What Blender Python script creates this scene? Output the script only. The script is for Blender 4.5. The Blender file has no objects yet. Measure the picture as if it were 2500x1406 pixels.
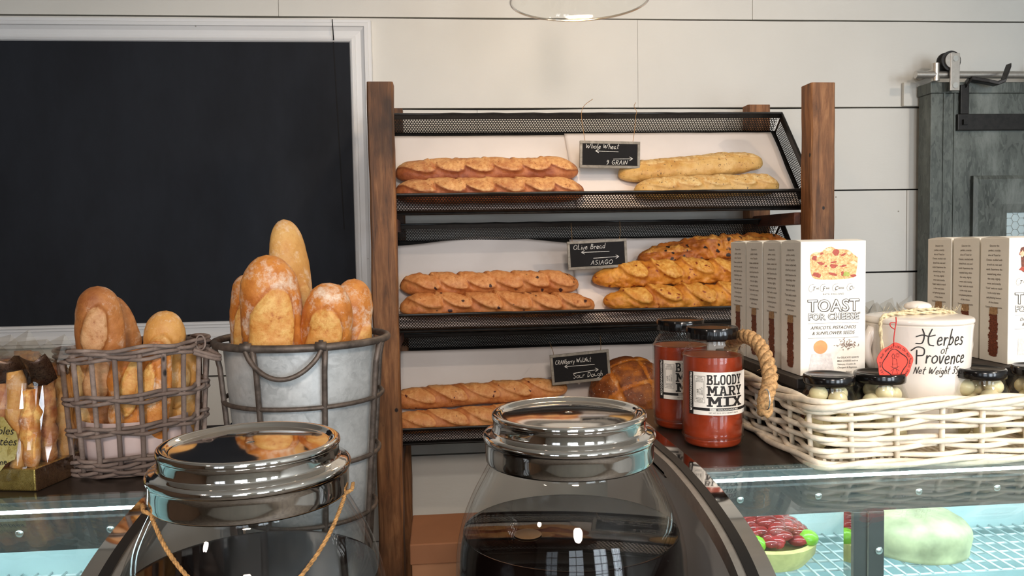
import bpy, bmesh, math, random
from mathutils import Vector, Matrix, noise

scene = bpy.context.scene
COL = scene.collection
R = math.radians
PI = math.pi
E = 1.5            # eye height: all z values below are written relative to it

# ------------------------------------------------------------------ camera
YAW, PITCH, ROLL = R(5.02), R(3.12), R(-1.01)
FPX = 1950.0
_f = Vector((math.sin(YAW) * math.cos(PITCH), math.cos(YAW) * math.cos(PITCH), -math.sin(PITCH)))
_r0 = Vector((math.cos(YAW), -math.sin(YAW), 0))
_u0 = _r0.cross(_f)
_r = _r0 * math.cos(ROLL) + _u0 * math.sin(ROLL)
_u = -_r0 * math.sin(ROLL) + _u0 * math.cos(ROLL)
cam_d = bpy.data.cameras.new('camera')
cam = bpy.data.objects.new('camera', cam_d)
COL.objects.link(cam)
cam.matrix_world = Matrix(((_r.x, _u.x, -_f.x, 0), (_r.y, _u.y, -_f.y, 0), (_r.z, _u.z, -_f.z, E), (0, 0, 0, 1)))
cam_d.sensor_width = 36
cam_d.lens = 36 * FPX / 2500
cam_d.clip_start = 0.02
scene.cycles.transparent_max_bounces = 28
scene.cycles.max_bounces = 14
scene.camera = cam


def ray(u, v):
    return _f + _r * ((u - 1250) / FPX) - _u * ((v - 703) / FPX)


def at(u, v, y):
    r = ray(u, v)
    return r * (y / r.y)


# ------------------------------------------------------------------ world, light, exposure
world = bpy.data.worlds.new('world')
scene.world = world
world.use_nodes = True
world.node_tree.nodes['Background'].inputs[0].default_value = (0.75, 0.85, 1.0, 1)
world.node_tree.nodes['Background'].inputs[1].default_value = 0.6
scene.view_settings.view_transform = 'Standard'
scene.view_settings.look = 'None'
scene.view_settings.gamma = 1
scene.view_settings.use_curve_mapping = False
scene.view_settings.exposure = -0.16


def light(kind, name, loc, power, color, aim=None, **kw):
    d = bpy.data.lights.new(name, kind)
    d.energy = power
    d.color = color
    for k, v in kw.items():
        setattr(d, k, v)
    o = bpy.data.objects.new(name, d)
    COL.objects.link(o)
    o.location = (loc[0], loc[1], loc[2] + E)
    if aim:
        dv = Vector(aim) - Vector(loc)
        o.rotation_euler = dv.to_track_quat('-Z', 'Y').to_euler()
    return o


WIN = [(-2.1, -1.2), (-0.55, 0.35), (0.95, 1.85), (2.3, 3.1)]     # window openings in the street wall (x ranges)
for i, (a, b) in enumerate(WIN):
    light('AREA', 'window_daylight', ((a + b) / 2, -2.75, 0.15), (9, 30, 68, 76)[i], (0.82, 0.91, 1.0),
          aim=((a + b) / 2, 0, 0.15 - 0.3), shape='RECTANGLE', size=b - a, size_y=1.5)
light('SPOT', 'spotlight', (1.95, 0.15, 1.25), 48, (1.0, 0.80, 0.62), aim=(0.75, 1.9, -0.05),
      spot_size=R(78), spot_blend=0.7, shadow_soft_size=0.035)
light('SPOT', 'spotlight', (0.1, -1.9, 1.12), 215, (1.0, 0.84, 0.73), aim=(0.1, 2.2, -0.2),
      spot_size=R(56), spot_blend=0.9, shadow_soft_size=0.24)
light('SPOT', 'spotlight', (-1.7, -1.0, 1.2), 60, (1.0, 0.86, 0.74), aim=(0.27, 0.9, -0.45),
      spot_size=R(24), spot_blend=0.9, shadow_soft_size=0.08)  # added unseen fill spot, brightens the end panel of the right-hand case
light('SPOT', 'spotlight', (1.75, -0.75, 1.1), 122, (1.0, 0.93, 0.84), aim=(0.80, 0.90, -0.28),
      spot_size=R(26), spot_blend=0.8, shadow_soft_size=0.05)

# ------------------------------------------------------------------ materials


def srgb(h):
    h = h.lstrip('#')
    out = []
    for i in (0, 2, 4):
        c = int(h[i:i + 2], 16) / 255
        out.append(c / 12.92 if c <= 0.04045 else ((c + 0.055) / 1.055) ** 2.4)
    return tuple(out) + (1,)


class NT:
    def __init__(s, name):
        s.m = bpy.data.materials.new(name)
        s.m.use_nodes = True
        s.t = s.m.node_tree
        s.t.nodes.clear()
        s.out = s.n('ShaderNodeOutputMaterial')
        s.co = None

    def n(s, kind, **kw):
        nd = s.t.nodes.new(kind)
        for k, v in kw.items():
            if k.startswith('i_'):
                nd.inputs[k[2:].replace('_', ' ')].default_value = v
            else:
                setattr(nd, k, v)
        return nd

    def l(s, a, b):
        s.t.links.new(a, b)

    def coord(s, scale=(1, 1, 1), rot=(0, 0, 0)):
        if not s.co:
            s.co = s.n('ShaderNodeTexCoord')
        mp = s.n('ShaderNodeMapping')
        mp.inputs['Scale'].default_value = scale
        mp.inputs['Rotation'].default_value = rot
        s.l(s.co.outputs['Object'], mp.inputs[0])
        return mp.outputs[0]

    def noise(s, sc, detail=4, rough=0.6, scale=(1, 1, 1), dist=0):
        nd = s.n('ShaderNodeTexNoise')
        nd.inputs['Scale'].default_value = sc
        nd.inputs['Detail'].default_value = detail
        nd.inputs['Roughness'].default_value = rough
        nd.inputs['Distortion'].default_value = dist
        s.l(s.coord(scale), nd.inputs['Vector'])
        return nd.outputs['Fac']

    def ramp(s, fac, stops):
        r = s.n('ShaderNodeValToRGB')
        e = r.color_ramp.elements
        while len(e) < len(stops):
            e.new(0.5)
        for el, (p, c) in zip(e, stops):
            el.position = p
            el.color = c if len(c) == 4 else tuple(c) + (1,)
        s.l(fac, r.inputs[0])
        return r.outputs[0]

    def mix(s, fac, a, b, mode='MIX'):
        m = s.n('ShaderNodeMix', data_type='RGBA', blend_type=mode)
        for sock, val in ((m.inputs['Factor'], fac), (m.inputs[6], a), (m.inputs[7], b)):
            if hasattr(val, 'links'):
                s.l(val, sock)
            else:
                sock.default_value = val
        return m.outputs[2]

    def bump(s, h, strength=0.3, dist=0.002):
        b = s.n('ShaderNodeBump')
        b.inputs['Strength'].default_value = strength
        b.inputs['Distance'].default_value = dist
        s.l(h, b.inputs['Height'])
        return b.outputs[0]

    def pr(s, col, rough=0.5, metal=0.0, bump=None, **kw):
        p = s.n('ShaderNodeBsdfPrincipled')
        for nm, v in (('Base Color', col), ('Roughness', rough), ('Metallic', metal)):
            if hasattr(v, 'links'):
                s.l(v, p.inputs[nm])
            else:
                p.inputs[nm].default_value = v
        for k, v in kw.items():
            p.inputs[k.replace('_', ' ')].default_value = v
        if bump is not None:
            s.l(bump, p.inputs['Normal'])
        s.l(p.outputs[0], s.out.inputs[0])
        return s.m


def flat(name, h, rough=0.5, metal=0.0, var=0.06, sc=30, **kw):
    t = NT(name)
    c = srgb(h)
    d = tuple(x * (1 - var * 2) for x in c[:3]) + (1,)
    u = tuple(min(1, x * (1 + var)) for x in c[:3]) + (1,)
    return t.pr(t.ramp(t.noise(sc), [(0.3, d), (0.7, u)]), rough, metal, **kw)


def glass(name, tint=(1, 1, 1, 1), ior=1.45, rough=0.0, boost=0.5):
    t = NT(name)
    geo = t.n('ShaderNodeNewGeometry')
    mx = t.n('ShaderNodeMix', data_type='FLOAT')
    t.l(geo.outputs['Backfacing'], mx.inputs['Factor'])
    mx.inputs[2].default_value = ior
    mx.inputs[3].default_value = 1 / ior
    fr = t.n('ShaderNodeFresnel')
    t.l(mx.outputs[0], fr.inputs[0])
    mul = t.n('ShaderNodeMath', operation='MULTIPLY')
    mul.inputs[1].default_value = boost
    mul.use_clamp = True
    t.l(fr.outputs[0], mul.inputs[0])
    tr = t.n('ShaderNodeBsdfTransparent')
    tr.inputs[0].default_value = tint
    gl = t.n('ShaderNodeBsdfGlossy')
    gl.inputs['Roughness'].default_value = rough
    ms = t.n('ShaderNodeMixShader')
    t.l(mul.outputs[0], ms.inputs[0])
    t.l(tr.outputs[0], ms.inputs[1])
    t.l(gl.outputs[0], ms.inputs[2])
    t.l(ms.outputs[0], t.out.inputs[0])
    return t.m


def emit(name, col, power):
    t = NT(name)
    e = t.n('ShaderNodeEmission')
    e.inputs[0].default_value = col
    e.inputs[1].default_value = power
    t.l(e.outputs[0], t.out.inputs[0])
    return t.m


def wall_paint(name, h, bumpy=0.25):
    t = NT(name)
    c = srgb(h)
    n1 = t.noise(3.0, 3, 0.5)
    col = t.ramp(n1, [(0.3, tuple(x * 0.93 for x in c[:3]) + (1,)), (0.7, c)])
    sp = t.n('ShaderNodeTexVoronoi')
    sp.inputs['Scale'].default_value = 9
    t.l(t.coord((1, 1, 1)), sp.inputs['Vector'])
    spot = t.ramp(sp.outputs['Distance'], [(0.018, (1, 1, 1, 1)), (0.03, (0, 0, 0, 1))])
    col = t.mix(spot, col, srgb('8c8478'))
    b = t.bump(t.noise(60, 4, 0.7, (0.3, 1, 1)), bumpy, 0.002)
    return t.pr(col, 0.55, 0, b)


def old_wood(name, cols, grain=(8, 8, 0.7), rough=0.65):
    t = NT(name)
    a = t.noise(9, 8, 0.7, grain, 0.6)
    b = t.noise(5, 4, 0.6, (1, 1, 0.5))
    col = t.ramp(a, [(0.3, srgb(cols[0])), (0.5, srgb(cols[1])), (0.7, srgb(cols[2]))])
    dark = t.ramp(b, [(0.42, (0, 0, 0, 1)), (0.66, (0.88, 0.88, 0.88, 1))])
    col = t.mix(dark, col, srgb(cols[3]))
    v = t.n('ShaderNodeTexVoronoi')
    v.inputs['Scale'].default_value = 17
    t.l(t.coord((1, 1, 0.8)), v.inputs['Vector'])
    col = t.mix(t.ramp(v.outputs['Distance'], [(0.07, (1, 1, 1, 1)), (0.10, (0, 0, 0, 1))]), col, srgb('1a0f0a'))
    return t.pr(col, rough, 0, t.bump(a, 0.5, 0.002))


def zinc(name, cols, sc=18, metal=0.6, rough=0.45, streak=(1, 1, 1)):
    t = NT(name)
    v = t.n('ShaderNodeTexVoronoi')
    v.inputs['Scale'].default_value = sc
    mp = t.coord(streak)
    nz = t.n('ShaderNodeTexNoise')
    nz.inputs['Scale'].default_value = sc * 0.6
    nz.inputs['Detail'].default_value = 3
    t.l(mp, nz.inputs['Vector'])
    add = t.n('ShaderNodeVectorMath', operation='ADD')
    t.l(mp, add.inputs[0])
    t.l(nz.outputs['Color'], add.inputs[1])
    t.l(add.outputs[0], v.inputs['Vector'])
    a = t.noise(sc * 0.35, 8, 0.7, streak)
    col = t.ramp(a, [(0.3, srgb(cols[0])), (0.5, srgb(cols[1])), (0.72, srgb(cols[2]))])
    bw = t.n('ShaderNodeRGBToBW')
    t.l(v.outputs['Color'], bw.inputs[0])
    col = t.mix(t.ramp(bw.outputs[0], [(0.2, (0, 0, 0, 1)), (0.9, (0.35, 0.35, 0.35, 1))]), col, srgb(cols[2]))
    rr = t.ramp(bw.outputs[0], [(0, (rough - .12,) * 3), (1, (rough + .15,) * 3)])
    return t.pr(col, rr, metal, t.bump(a, 0.25, 0.001))


def bread_mat(name, dark, mid, light_, cut, cut2, speck, amount, flour=0.0, spsize=60):
    t = NT(name)
    at_ = t.n('ShaderNodeAttribute', attribute_name='cut')
    n1 = t.noise(14, 5, 0.65)
    n2 = t.noise(90, 6, 0.7)
    n3 = t.noise(320, 3, 0.6)
    crust = t.ramp(n1, [(0.30, srgb(dark)), (0.5, srgb(mid)), (0.7, srgb(light_))])
    crust = t.mix(t.ramp(n2, [(0.3, (.45, .45, .45, 1)), (0.5, (0, 0, 0, 1))]), crust, srgb(dark))
    crumb = t.ramp(n2, [(0.30, srgb(dark)), (0.40, srgb(cut2)), (0.60, srgb(cut))])
    toast = t.ramp(t.noise(28, 4, 0.6), [(0.46, (0, 0, 0, 1)), (0.70, (0.85, 0.85, 0.85, 1))])
    crumb = t.mix(toast, crumb, srgb(mid))
    addn = t.n('ShaderNodeMath', operation='MULTIPLY_ADD')
    t.l(n2, addn.inputs[0])
    addn.inputs[1].default_value = 0.5
    addn.inputs[2].default_value = -0.25
    s = t.n('ShaderNodeMath', operation='ADD')
    t.l(at_.outputs['Fac'], s.inputs[0])
    t.l(addn.outputs[0], s.inputs[1])
    m = t.ramp(s.outputs[0], [(0.35, (0, 0, 0, 1)), (0.60, (1, 1, 1, 1))])
    col = t.mix(m, crust, crumb)
    edge = t.ramp(at_.outputs['Fac'], [(0.05, (0, 0, 0, 1)), (0.25, (.55, .55, .55, 1)), (0.5, (0, 0, 0, 1))])
    col = t.mix(edge, col, srgb(dark))
    if flour:
        fl = t.ramp(t.noise(26, 6, 0.75), [(0.60 - flour * 0.12, (0, 0, 0, 1)), (0.72 - flour * 0.08, (flour,) * 3 + (1,))])
        fm = t.mix(m, fl, (0, 0, 0, 1))
        col = t.mix(fm, col, srgb('ecdcc6'))
    if amount:
        v = t.n('ShaderNodeTexVoronoi')
        v.inputs['Scale'].default_value = spsize
        mp = t.coord((1, 1, 1))
        nd = t.n('ShaderNodeTexNoise')
        nd.inputs['Scale'].default_value = spsize
        t.l(mp, nd.inputs['Vector'])
        sc_ = t.n('ShaderNodeVectorMath', operation='MULTIPLY')
        sc_.inputs[1].default_value = (0.02,) * 3
        t.l(nd.outputs['Color'], sc_.inputs[0])
        ad = t.n('ShaderNodeVectorMath', operation='ADD')
        t.l(mp, ad.inputs[0])
        t.l(sc_.outputs[0], ad.inputs[1])
        t.l(ad.outputs[0], v.inputs['Vector'])
        bw = t.n('ShaderNodeRGBToBW')
        t.l(v.outputs['Color'], bw.inputs[0])
        pick = t.n('ShaderNodeMath', operation='LESS_THAN')
        t.l(bw.outputs[0], pick.inputs[0])
        pick.inputs[1].default_value = 0.25 + 0.35 * amount
        dot = t.ramp(v.outputs['Distance'], [(0.22 * amount + .08, (1, 1, 1, 1)), (0.30 * amount + .12, (0, 0, 0, 1))])
        mm = t.n('ShaderNodeMath', operation='MULTIPLY')
        t.l(dot, mm.inputs[0])
        t.l(pick.outputs[0], mm.inputs[1])
        col = t.mix(mm.outputs[0], col, srgb(speck))
    b = t.bump(n2, 0.7, 0.0022)
    b2 = t.n('ShaderNodeBump')
    b2.inputs['Strength'].default_value = 0.25
    b2.inputs['Distance'].default_value = 0.0006
    t.l(n3, b2.inputs['Height'])
    t.l(b, b2.inputs['Normal'])
    return t.pr(col, 0.5, 0, b2.outputs[0])


M_ = {}
M_['wall'] = wall_paint('painted_boards', 'd6d3cb')
M_['gap'] = flat('gap_shadow_backing', '2a2622', 0.9)
M_['trim'] = wall_paint('painted_trim', 'dedede', 0.05)
M_['room'] = flat('room_plaster', 'dedbd4', 0.8, sc=2)
M_['floor'] = old_wood('floor_boards', ('6b5c4e', '8c7c6c', 'a89888', '5d5045'), (0.7, 8, 8))
M_['ceil'] = flat('ceiling_paint', 'e4e1da', 0.8, sc=2)
M_['post'] = old_wood('reclaimed_wood', ('4e311c', '845632', 'a8764c', '22160f'))
M_['railwood'] = old_wood('reclaimed_rail_wood', ('34190f', '5e3220', '7c4a30', '26160f'), (8, 0.7, 8))
M_['black_iron'] = flat('black_iron', '1f1d1b', 0.42, 0.3, 0.35, 60)
t = NT('chalkboard_slate')
M_['slate'] = t.pr(t.ramp(t.noise(4, 5, 0.7, (1, 1, 0.4)), [(0.35, srgb('1d1f24')), (0.65, srgb('25282e')), (0.85, srgb('2d3138'))]), 0.75, 0, **{'Specular_IOR_Level': 0.2})
M_['sign_black'] = flat('sign_slate', '0e0d10', 0.9, var=0.15)
M_['sign_frame'] = old_wood('weathered_sign_frame', ('6d675e', '8d877c', 'a8a196', '7b756b'), (8, 8, 8))
M_['chalk'] = flat('white_chalk', 'efece6', 0.9, var=0.15, sc=300)
M_['twine'] = flat('jute_twine', 'b98a52', 0.85, var=0.3, sc=300)
M_['rope'] = flat('jute_rope', 'c09563', 0.85, var=0.3, sc=250)
M_['cream_twine'] = flat('cream_twine', 'dccaa2', 0.85, var=0.2, sc=250)
M_['paper'] = flat('white_parchment', 'e9e0da', 0.75, var=0.03, sc=4)
M_['bagpaper'] = flat('paper_bag', 'c9b3ad', 0.8, var=0.05, sc=20)
M_['galv'] = zinc('galvanised_steel', ('9a9fa0', 'b9bcbb', 'dcdedc'), 26, 0.35, 0.40)
M_['zincdoor'] = zinc('zinc_door_sheet', ('353936', '505550', '868b85'), 22, 0.3, 0.5, (1, 1, 0.35))
M_['wire'] = flat('weathered_wire', '6b5f56', 0.55, 0.55, 0.25, 80)
M_['wicker'] = old_wood('grey_wicker', ('6b5a50', '8d7a6e', 'a89588', '5f4f47'), (6, 6, 6), 0.75)
M_['wwicker'] = flat('whitewashed_wicker', 'efe2cc', 0.6, var=0.12, sc=60)
M_['chrome'] = flat('polished_chrome', 'd9d4ce', 0.06, 1.0, 0.02, 5)
M_['steel'] = flat('brushed_steel', 'c4bfb8', 0.30, 0.85, 0.06, 90)
M_['stripsteel'] = flat('grey_edge_strip', '8f989b', 0.4, 0.5, 0.05, 40)
M_['darksteel'] = flat('dark_counter_top', '4c423b', 0.28, 0.55, 0.1, 6)
M_['blackrub'] = flat('black_rubber', '100e0d', 0.5)
M_['panel'] = flat('grey_case_panel', 'cbc6c0', 0.45, 0.1, 0.03, 5)
M_['caseframe'] = flat('dark_case_frame', '4f4d4b', 0.4, 0.4, 0.05)
M_['caseback'] = flat('case_interior_liner', 'c6d9da', 0.35, 0.0, 0.05, 4)
M_['shelfwire'] = flat('white_coated_wire', 'e4ecee', 0.4)
M_['screw'] = flat('screw_steel', 'd6d6d2', 0.25, 0.9)
M_['glass'] = glass('clear_jar_glass', (0.985, 0.99, 0.985, 1))
M_['case_glass'] = glass('curved_case_glass', (0.90, 0.98, 0.98, 1), ior=1.36, boost=1.0)
M_['pane'] = glass('window_pane', (0.97, 0.98, 0.98, 1))
M_['coffee'] = flat('cold_brew_coffee', '0d0706', 0.02, **{'Specular_IOR_Level': 0.35, 'IOR': 1.33})
M_['tomato'] = flat('tomato_mix', '98381c', 0.22, var=0.12, sc=45)
M_['label'] = flat('cream_label_paper', 'ece4d8', 0.6, var=0.02)
M_['ink'] = flat('black_ink', '1d1815', 0.6)
M_['ink_grey'] = flat('grey_ink', '4b443d', 0.7)
M_['ink_brown'] = flat('brown_grey_ink', '5b4b3d', 0.7)
M_['white_ink'] = flat('white_ink', 'efeae0', 0.6)
M_['lidblack'] = flat('black_lacquered_lid', '0e0c0c', 0.16)
M_['card'] = flat('cream_carton_board', 'efe9dc', 0.5, var=0.02)
M_['carton'] = flat('brown_cardboard', 'b98561', 0.8, var=0.06, sc=6)
M_['crate'] = old_wood('black_stained_wood', ('17120f', '241c17', '3c3027', '120e0c'), (0.7, 8, 8))
M_['ceramic'] = flat('white_glazed_ceramic', 'ece2d6', 0.14, var=0.02, sc=6)
M_['onion'] = flat('pickled_onion', 'f0e2bc', 0.3, var=0.12, sc=25, **{'Subsurface_Weight': 0.15})
M_['brine'] = glass('pickling_brine', (0.985, 0.975, 0.93, 1), 1.33)
M_['red_tag'] = flat('red_seal_card', 'd9402c', 0.5, var=0.06, sc=60)
M_['red_thread'] = flat('red_thread', 'c31f1c', 0.7)
M_['peach'] = flat('printed_peach', 'e39a5f', 0.5, var=0.12, sc=60)
M_['goatcheese'] = flat('printed_goat_cheese', 'dcd3cc', 0.5, var=0.1, sc=220)
M_['seed'] = flat('printed_seeds', '9a8577', 0.5, var=0.35, sc=400)
t = NT('printed_cracker')
M_['cracker'] = t.pr(t.ramp(t.noise(260, 6, 0.75), [(0.3, srgb('8f3f20')), (0.42, srgb('c98e50')), (0.55, srgb('e3c083')), (0.75, srgb('f2dfae'))]), 0.5)
t = NT('printed_dark_cracker')
M_['cracker_dark'] = t.pr(t.ramp(t.noise(300, 5, 0.7, (1, 1, 2.5)), [(0.3, srgb('2c120a')), (0.5, srgb('6e3420')), (0.7, srgb('9c5c3a'))]), 0.5)
M_['cr_red'] = flat('printed_apricot', 'b4482f', 0.5, var=0.2, sc=400)
M_['cr_green'] = flat('printed_pistachio', 'a9b24a', 0.5, var=0.2, sc=300)
M_['cr_pale'] = flat('printed_almond', 'f0dcae', 0.5, var=0.1, sc=300)
M_['gold'] = zinc('embossed_gold_foil', ('6b5520', 'b39a4e', 'e6d594'), 90, 0.8, 0.3)
M_['goldlabel'] = zinc('gold_label', ('a98f3c', 'd3bf6e', 'efe3a8'), 40, 0.5, 0.35)
M_['darkfoil'] = zinc('brown_foil', ('1d120c', '38231a', '6b5038'), 60, 0.5, 0.3)
M_['cello'] = glass('cellophane', (0.95, 0.93, 0.90, 1), 1.5, 0.06, 2.2)
M_['cream_plastic'] = flat('cream_plate', 'dfe2cf', 0.4)
M_['tart_fruit'] = flat('red_fruit_glaze', '9e2b2b', 0.12, var=0.35, sc=35)
M_['tart_dough'] = flat('pale_tart_crust', 'cfc07c', 0.5, var=0.12, sc=50)
M_['lime'] = flat('lime_green', '7fb52e', 0.25, var=0.1)
M_['frost'] = flat('pale_green_icing', 'cfcba0', 0.5, var=0.22, sc=22)
M_['bulb'] = emit('bulb_glow', (1.0, 0.62, 0.28, 1), 45)
M_['tube'] = emit('case_tube_glow', (0.80, 0.95, 1.0, 1), 28)
M_['added_tube'] = emit('added_tube_glow', (0.84, 0.97, 1.0, 1), 38)
M_['meshglass'] = flat('bright_door_glass', 'bfd0d2', 0.3, var=0.05, sc=3)
BR = {
    'wheat': bread_mat('whole_wheat_crust', '74371a', '9c5229', 'b97340', 'dcaa70', 'c68a52', '8a4a22', 0.25, 0, 110),
    'grain': bread_mat('nine_grain_crust', 'b88440', 'cfa35c', 'ddb878', 'e2c48a', 'c99a58', '5d4024', 0.42, 0, 130),
    'olive': bread_mat('olive_crust', '9a5024', 'c4773c', 'd9985c', 'dfa066', 'c78048', '3b1c1a', 0.55, 0, 42),
    'asiago': bread_mat('asiago_crust', '9a4c12', 'd08428', 'e8a646', 'eab45c', 'd08a34', '8f3d14', 0.5, 0, 60),
    'raisin': bread_mat('raisin_asiago_crust', '7a3610', 'b8681e', 'dd9538', 'e0a24a', 'b26a24', '22100c', 0.8, 0, 48),
    'cranberry': bread_mat('cranberry_crust', 'a85a2c', 'cc844a', 'dea468', 'dfa76c', 'c8864c', '541812', 0.45, 0, 62),
    'boule': bread_mat('sourdough_crust', '9a4c18', 'c0701f', 'de983e', '8a4a22', '6e3a1c', 'e8dcc8', 0.3, 0.4, 150),
    'french': bread_mat('french_crust', 'a8561c', 'cf8236', 'dda058', 'e3b468', 'cf8f44', 'ffffff', 0, 0.8),
    'pale': bread_mat('pale_french_crust', 'bd7c34', 'd29a52', 'dcb06c', 'ddb272', 'cd9550', 'ffffff', 0, 0.6),
    'rustic': bread_mat('rustic_crust', '8f5024', 'b87840', 'cc9560', 'd0a070', 'b98252', 'ffffff', 0, 0.6),
}

# ------------------------------------------------------------------ mesh builder
ORG = {}


class MB:
    def __init__(s):
        s.v, s.f, s.a = [], [], []

    def add(s, vs, fs, a=None):
        o = len(s.v)
        s.v += [tuple(p) for p in vs]
        s.a += list(a) if a else [0.0] * len(vs)
        s.f += [tuple(i + o for i in f) for f in fs]
        return s

    def box(s, x0, x1, y0, y1, z0, z1):
        vs = [(x, y, z) for x in (x0, x1) for y in (y0, y1) for z in (z0, z1)]
        return s.add(vs, [(0, 1, 3, 2), (4, 6, 7, 5), (0, 4, 5, 1), (2, 3, 7, 6), (0, 2, 6, 4), (1, 5, 7, 3)])

    def obox(s, c, ux, uy, uz):
        c, ux, uy, uz = map(Vector, (c, ux, uy, uz))
        vs = [c + ux * i + uy * j + uz * k for i in (-1, 1) for j in (-1, 1) for k in (-1, 1)]
        return s.add(vs, [(0, 1, 3, 2), (4, 6, 7, 5), (0, 4, 5, 1), (2, 3, 7, 6), (0, 2, 6, 4), (1, 5, 7, 3)])

    def prism(s, poly, ax, a0, a1):
        """poly: (p,q) points in the two remaining axes, extruded along ax"""
        def mk(p, q, a):
            return {'x': (a, p, q), 'y': (p, a, q), 'z': (p, q, a)}[ax]
        n = len(poly)
        vs = [mk(p, q, a0) for p, q in poly] + [mk(p, q, a1) for p, q in poly]
        fs = [tuple(range(n))[::-1], tuple(range(n, 2 * n))] + [(i, (i + 1) % n, n + (i + 1) % n, n + i) for i in range(n)]
        return s.add(vs, fs)

    def tube(s, pts, r, seg=8, closed=False, rf=None, cap=True):
        pts = [Vector(p) for p in pts]
        n = len(pts)
        if n < 2:
            return s
        T = []
        for i in range(n):
            a = pts[(i - 1) % n] if (closed or i > 0) else pts[0]
            b = pts[(i + 1) % n] if (closed or i < n - 1) else pts[-1]
            T.append((b - a).normalized())
        up = Vector((0, 0, 1)) if abs(T[0].z) < 0.9 else Vector((1, 0, 0))
        N = (up - T[0] * up.dot(T[0])).normalized()
        vs = []
        for i in range(n):
            N = (N - T[i] * N.dot(T[i])).normalized()
            B = T[i].cross(N)
            rr = r * (rf(i / (n - 1)) if rf else 1)
            for k in range(seg):
                a = 2 * PI * k / seg
                vs.append(pts[i] + N * math.cos(a) * rr + B * math.sin(a) * rr)
        fs = []
        m = n if closed else n - 1
        for i in range(m):
            j = (i + 1) % n
            for k in range(seg):
                l = (k + 1) % seg
                fs.append((i * seg + k, i * seg + l, j * seg + l, j * seg + k))
        if not closed and cap:
            fs.append(tuple(range(seg))[::-1])
            fs.append(tuple((n - 1) * seg + k for k in range(seg)))
        return s.add(vs, fs)

    def lathe(s, prof, c=(0, 0, 0), seg=48, closed=False, sx=1.0, sy=1.0):
        vs, fs = [], []
        n = len(prof)
        for r, z in prof:
            for k in range(seg):
                a = 2 * PI * k / seg
                vs.append((c[0] + r * math.cos(a) * sx, c[1] + r * math.sin(a) * sy, c[2] + z))
        for i in range(n if closed else n - 1):
            j = (i + 1) % n
            for k in range(seg):
                l = (k + 1) % seg
                fs.append((i * seg + k, i * seg + l, j * seg + l, j * seg + k))
        if not closed:
            if prof[0][0] > 1e-6:
                fs.append(tuple(range(seg))[::-1])
            if prof[-1][0] > 1e-6:
                fs.append(tuple((n - 1) * seg + k for k in range(seg)))
        return s.add(vs, fs)

    def ellip(s, c, rx, ry, rz, seg=20, rings=12):
        prof = [(max(math.sin(PI * i / rings), 1e-4), -math.cos(PI * i / rings)) for i in range(rings + 1)]
        vs, fs = [], []
        for r, z in prof:
            for k in range(seg):
                a = 2 * PI * k / seg
                vs.append((c[0] + rx * r * math.cos(a), c[1] + ry * r * math.sin(a), c[2] + rz * z))
        for i in range(rings):
            for k in range(seg):
                l = (k + 1) % seg
                fs.append((i * seg + k, i * seg + l, (i + 1) * seg + l, (i + 1) * seg + k))
        return s.add(vs, fs)

    def poly2(s, pts, fn):
        """a flat polygon given in 2D, mapped by fn"""
        return s.add([fn(x, y) for x, y in pts], [tuple(range(len(pts)))])

    def build(s, name, mat, parent=None, smooth=False, org=None, bevel=0, weld=False, sub=0):
        me = bpy.data.meshes.new(name)
        if org is None:
            org = ORG.get(parent.name, Vector((0, 0, 0))) if parent else Vector((0, 0, 0))
        org = Vector(org)
        me.from_pydata([(v[0] - org.x, v[1] - org.y, v[2] - org.z) for v in s.v], [], s.f)
        if any(s.a):
            at_ = me.attributes.new('cut', 'FLOAT', 'POINT')
            at_.data.foreach_set('value', s.a)
        if weld or True:
            bm = bmesh.new()
            bm.from_mesh(me)
            if weld:
                bmesh.ops.remove_doubles(bm, verts=bm.verts, dist=1e-6)
            bmesh.ops.recalc_face_normals(bm, faces=bm.faces)
            bm.to_mesh(me)
            bm.free()
        me.materials.append(mat)
        if smooth:
            me.polygons.foreach_set('use_smooth', [True] * len(me.polygons))
            if smooth != 'all':
                try:
                    me.set_sharp_from_angle(angle=R(45))
                except Exception:
                    pass
        o = bpy.data.objects.new(name, me)
        COL.objects.link(o)
        if parent:
            o.parent = parent
            ORG[o.name] = org
        else:
            o.location = (org.x, org.y, org.z + E)
            ORG[o.name] = org
        if bevel:
            b = o.modifiers.new('bevel', 'BEVEL')
            b.width = bevel
            b.segments = 2
            b.limit_method = 'ANGLE'
        if sub:
            b = o.modifiers.new('sub', 'SUBSURF')
            b.levels = b.render_levels = sub
        return o


def tag(o, label=None, cat=None, group=None, kind=None):
    if label:
        o['label'] = label
    if cat:
        o['category'] = cat
    if group:
        o['group'] = group
    if kind:
        o['kind'] = kind
    return o


def thing(name, label, cat, org, group=None):
    o = bpy.data.objects.new(name, None)
    COL.objects.link(o)
    o.empty_display_size = 0.02
    o.location = (org[0], org[1], org[2] + E)
    ORG[o.name] = Vector(org)
    return tag(o, label, cat, group)


def dup(root, org, label, group=None, rot=None):
    """a copy of a thing with its parts and their sub-parts, meshes shared"""
    def cp(o, par):
        c = o.copy()
        COL.objects.link(c)
        c.parent = par
        for ch in o.children:
            cp(ch, c)
        return c
    r = cp(root, None)
    r.location = (org[0], org[1], org[2] + E)
    if rot is not None:
        r.rotation_euler = rot
    tag(r, label, None, group)
    ORG[r.name] = Vector(org)
    return r


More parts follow.
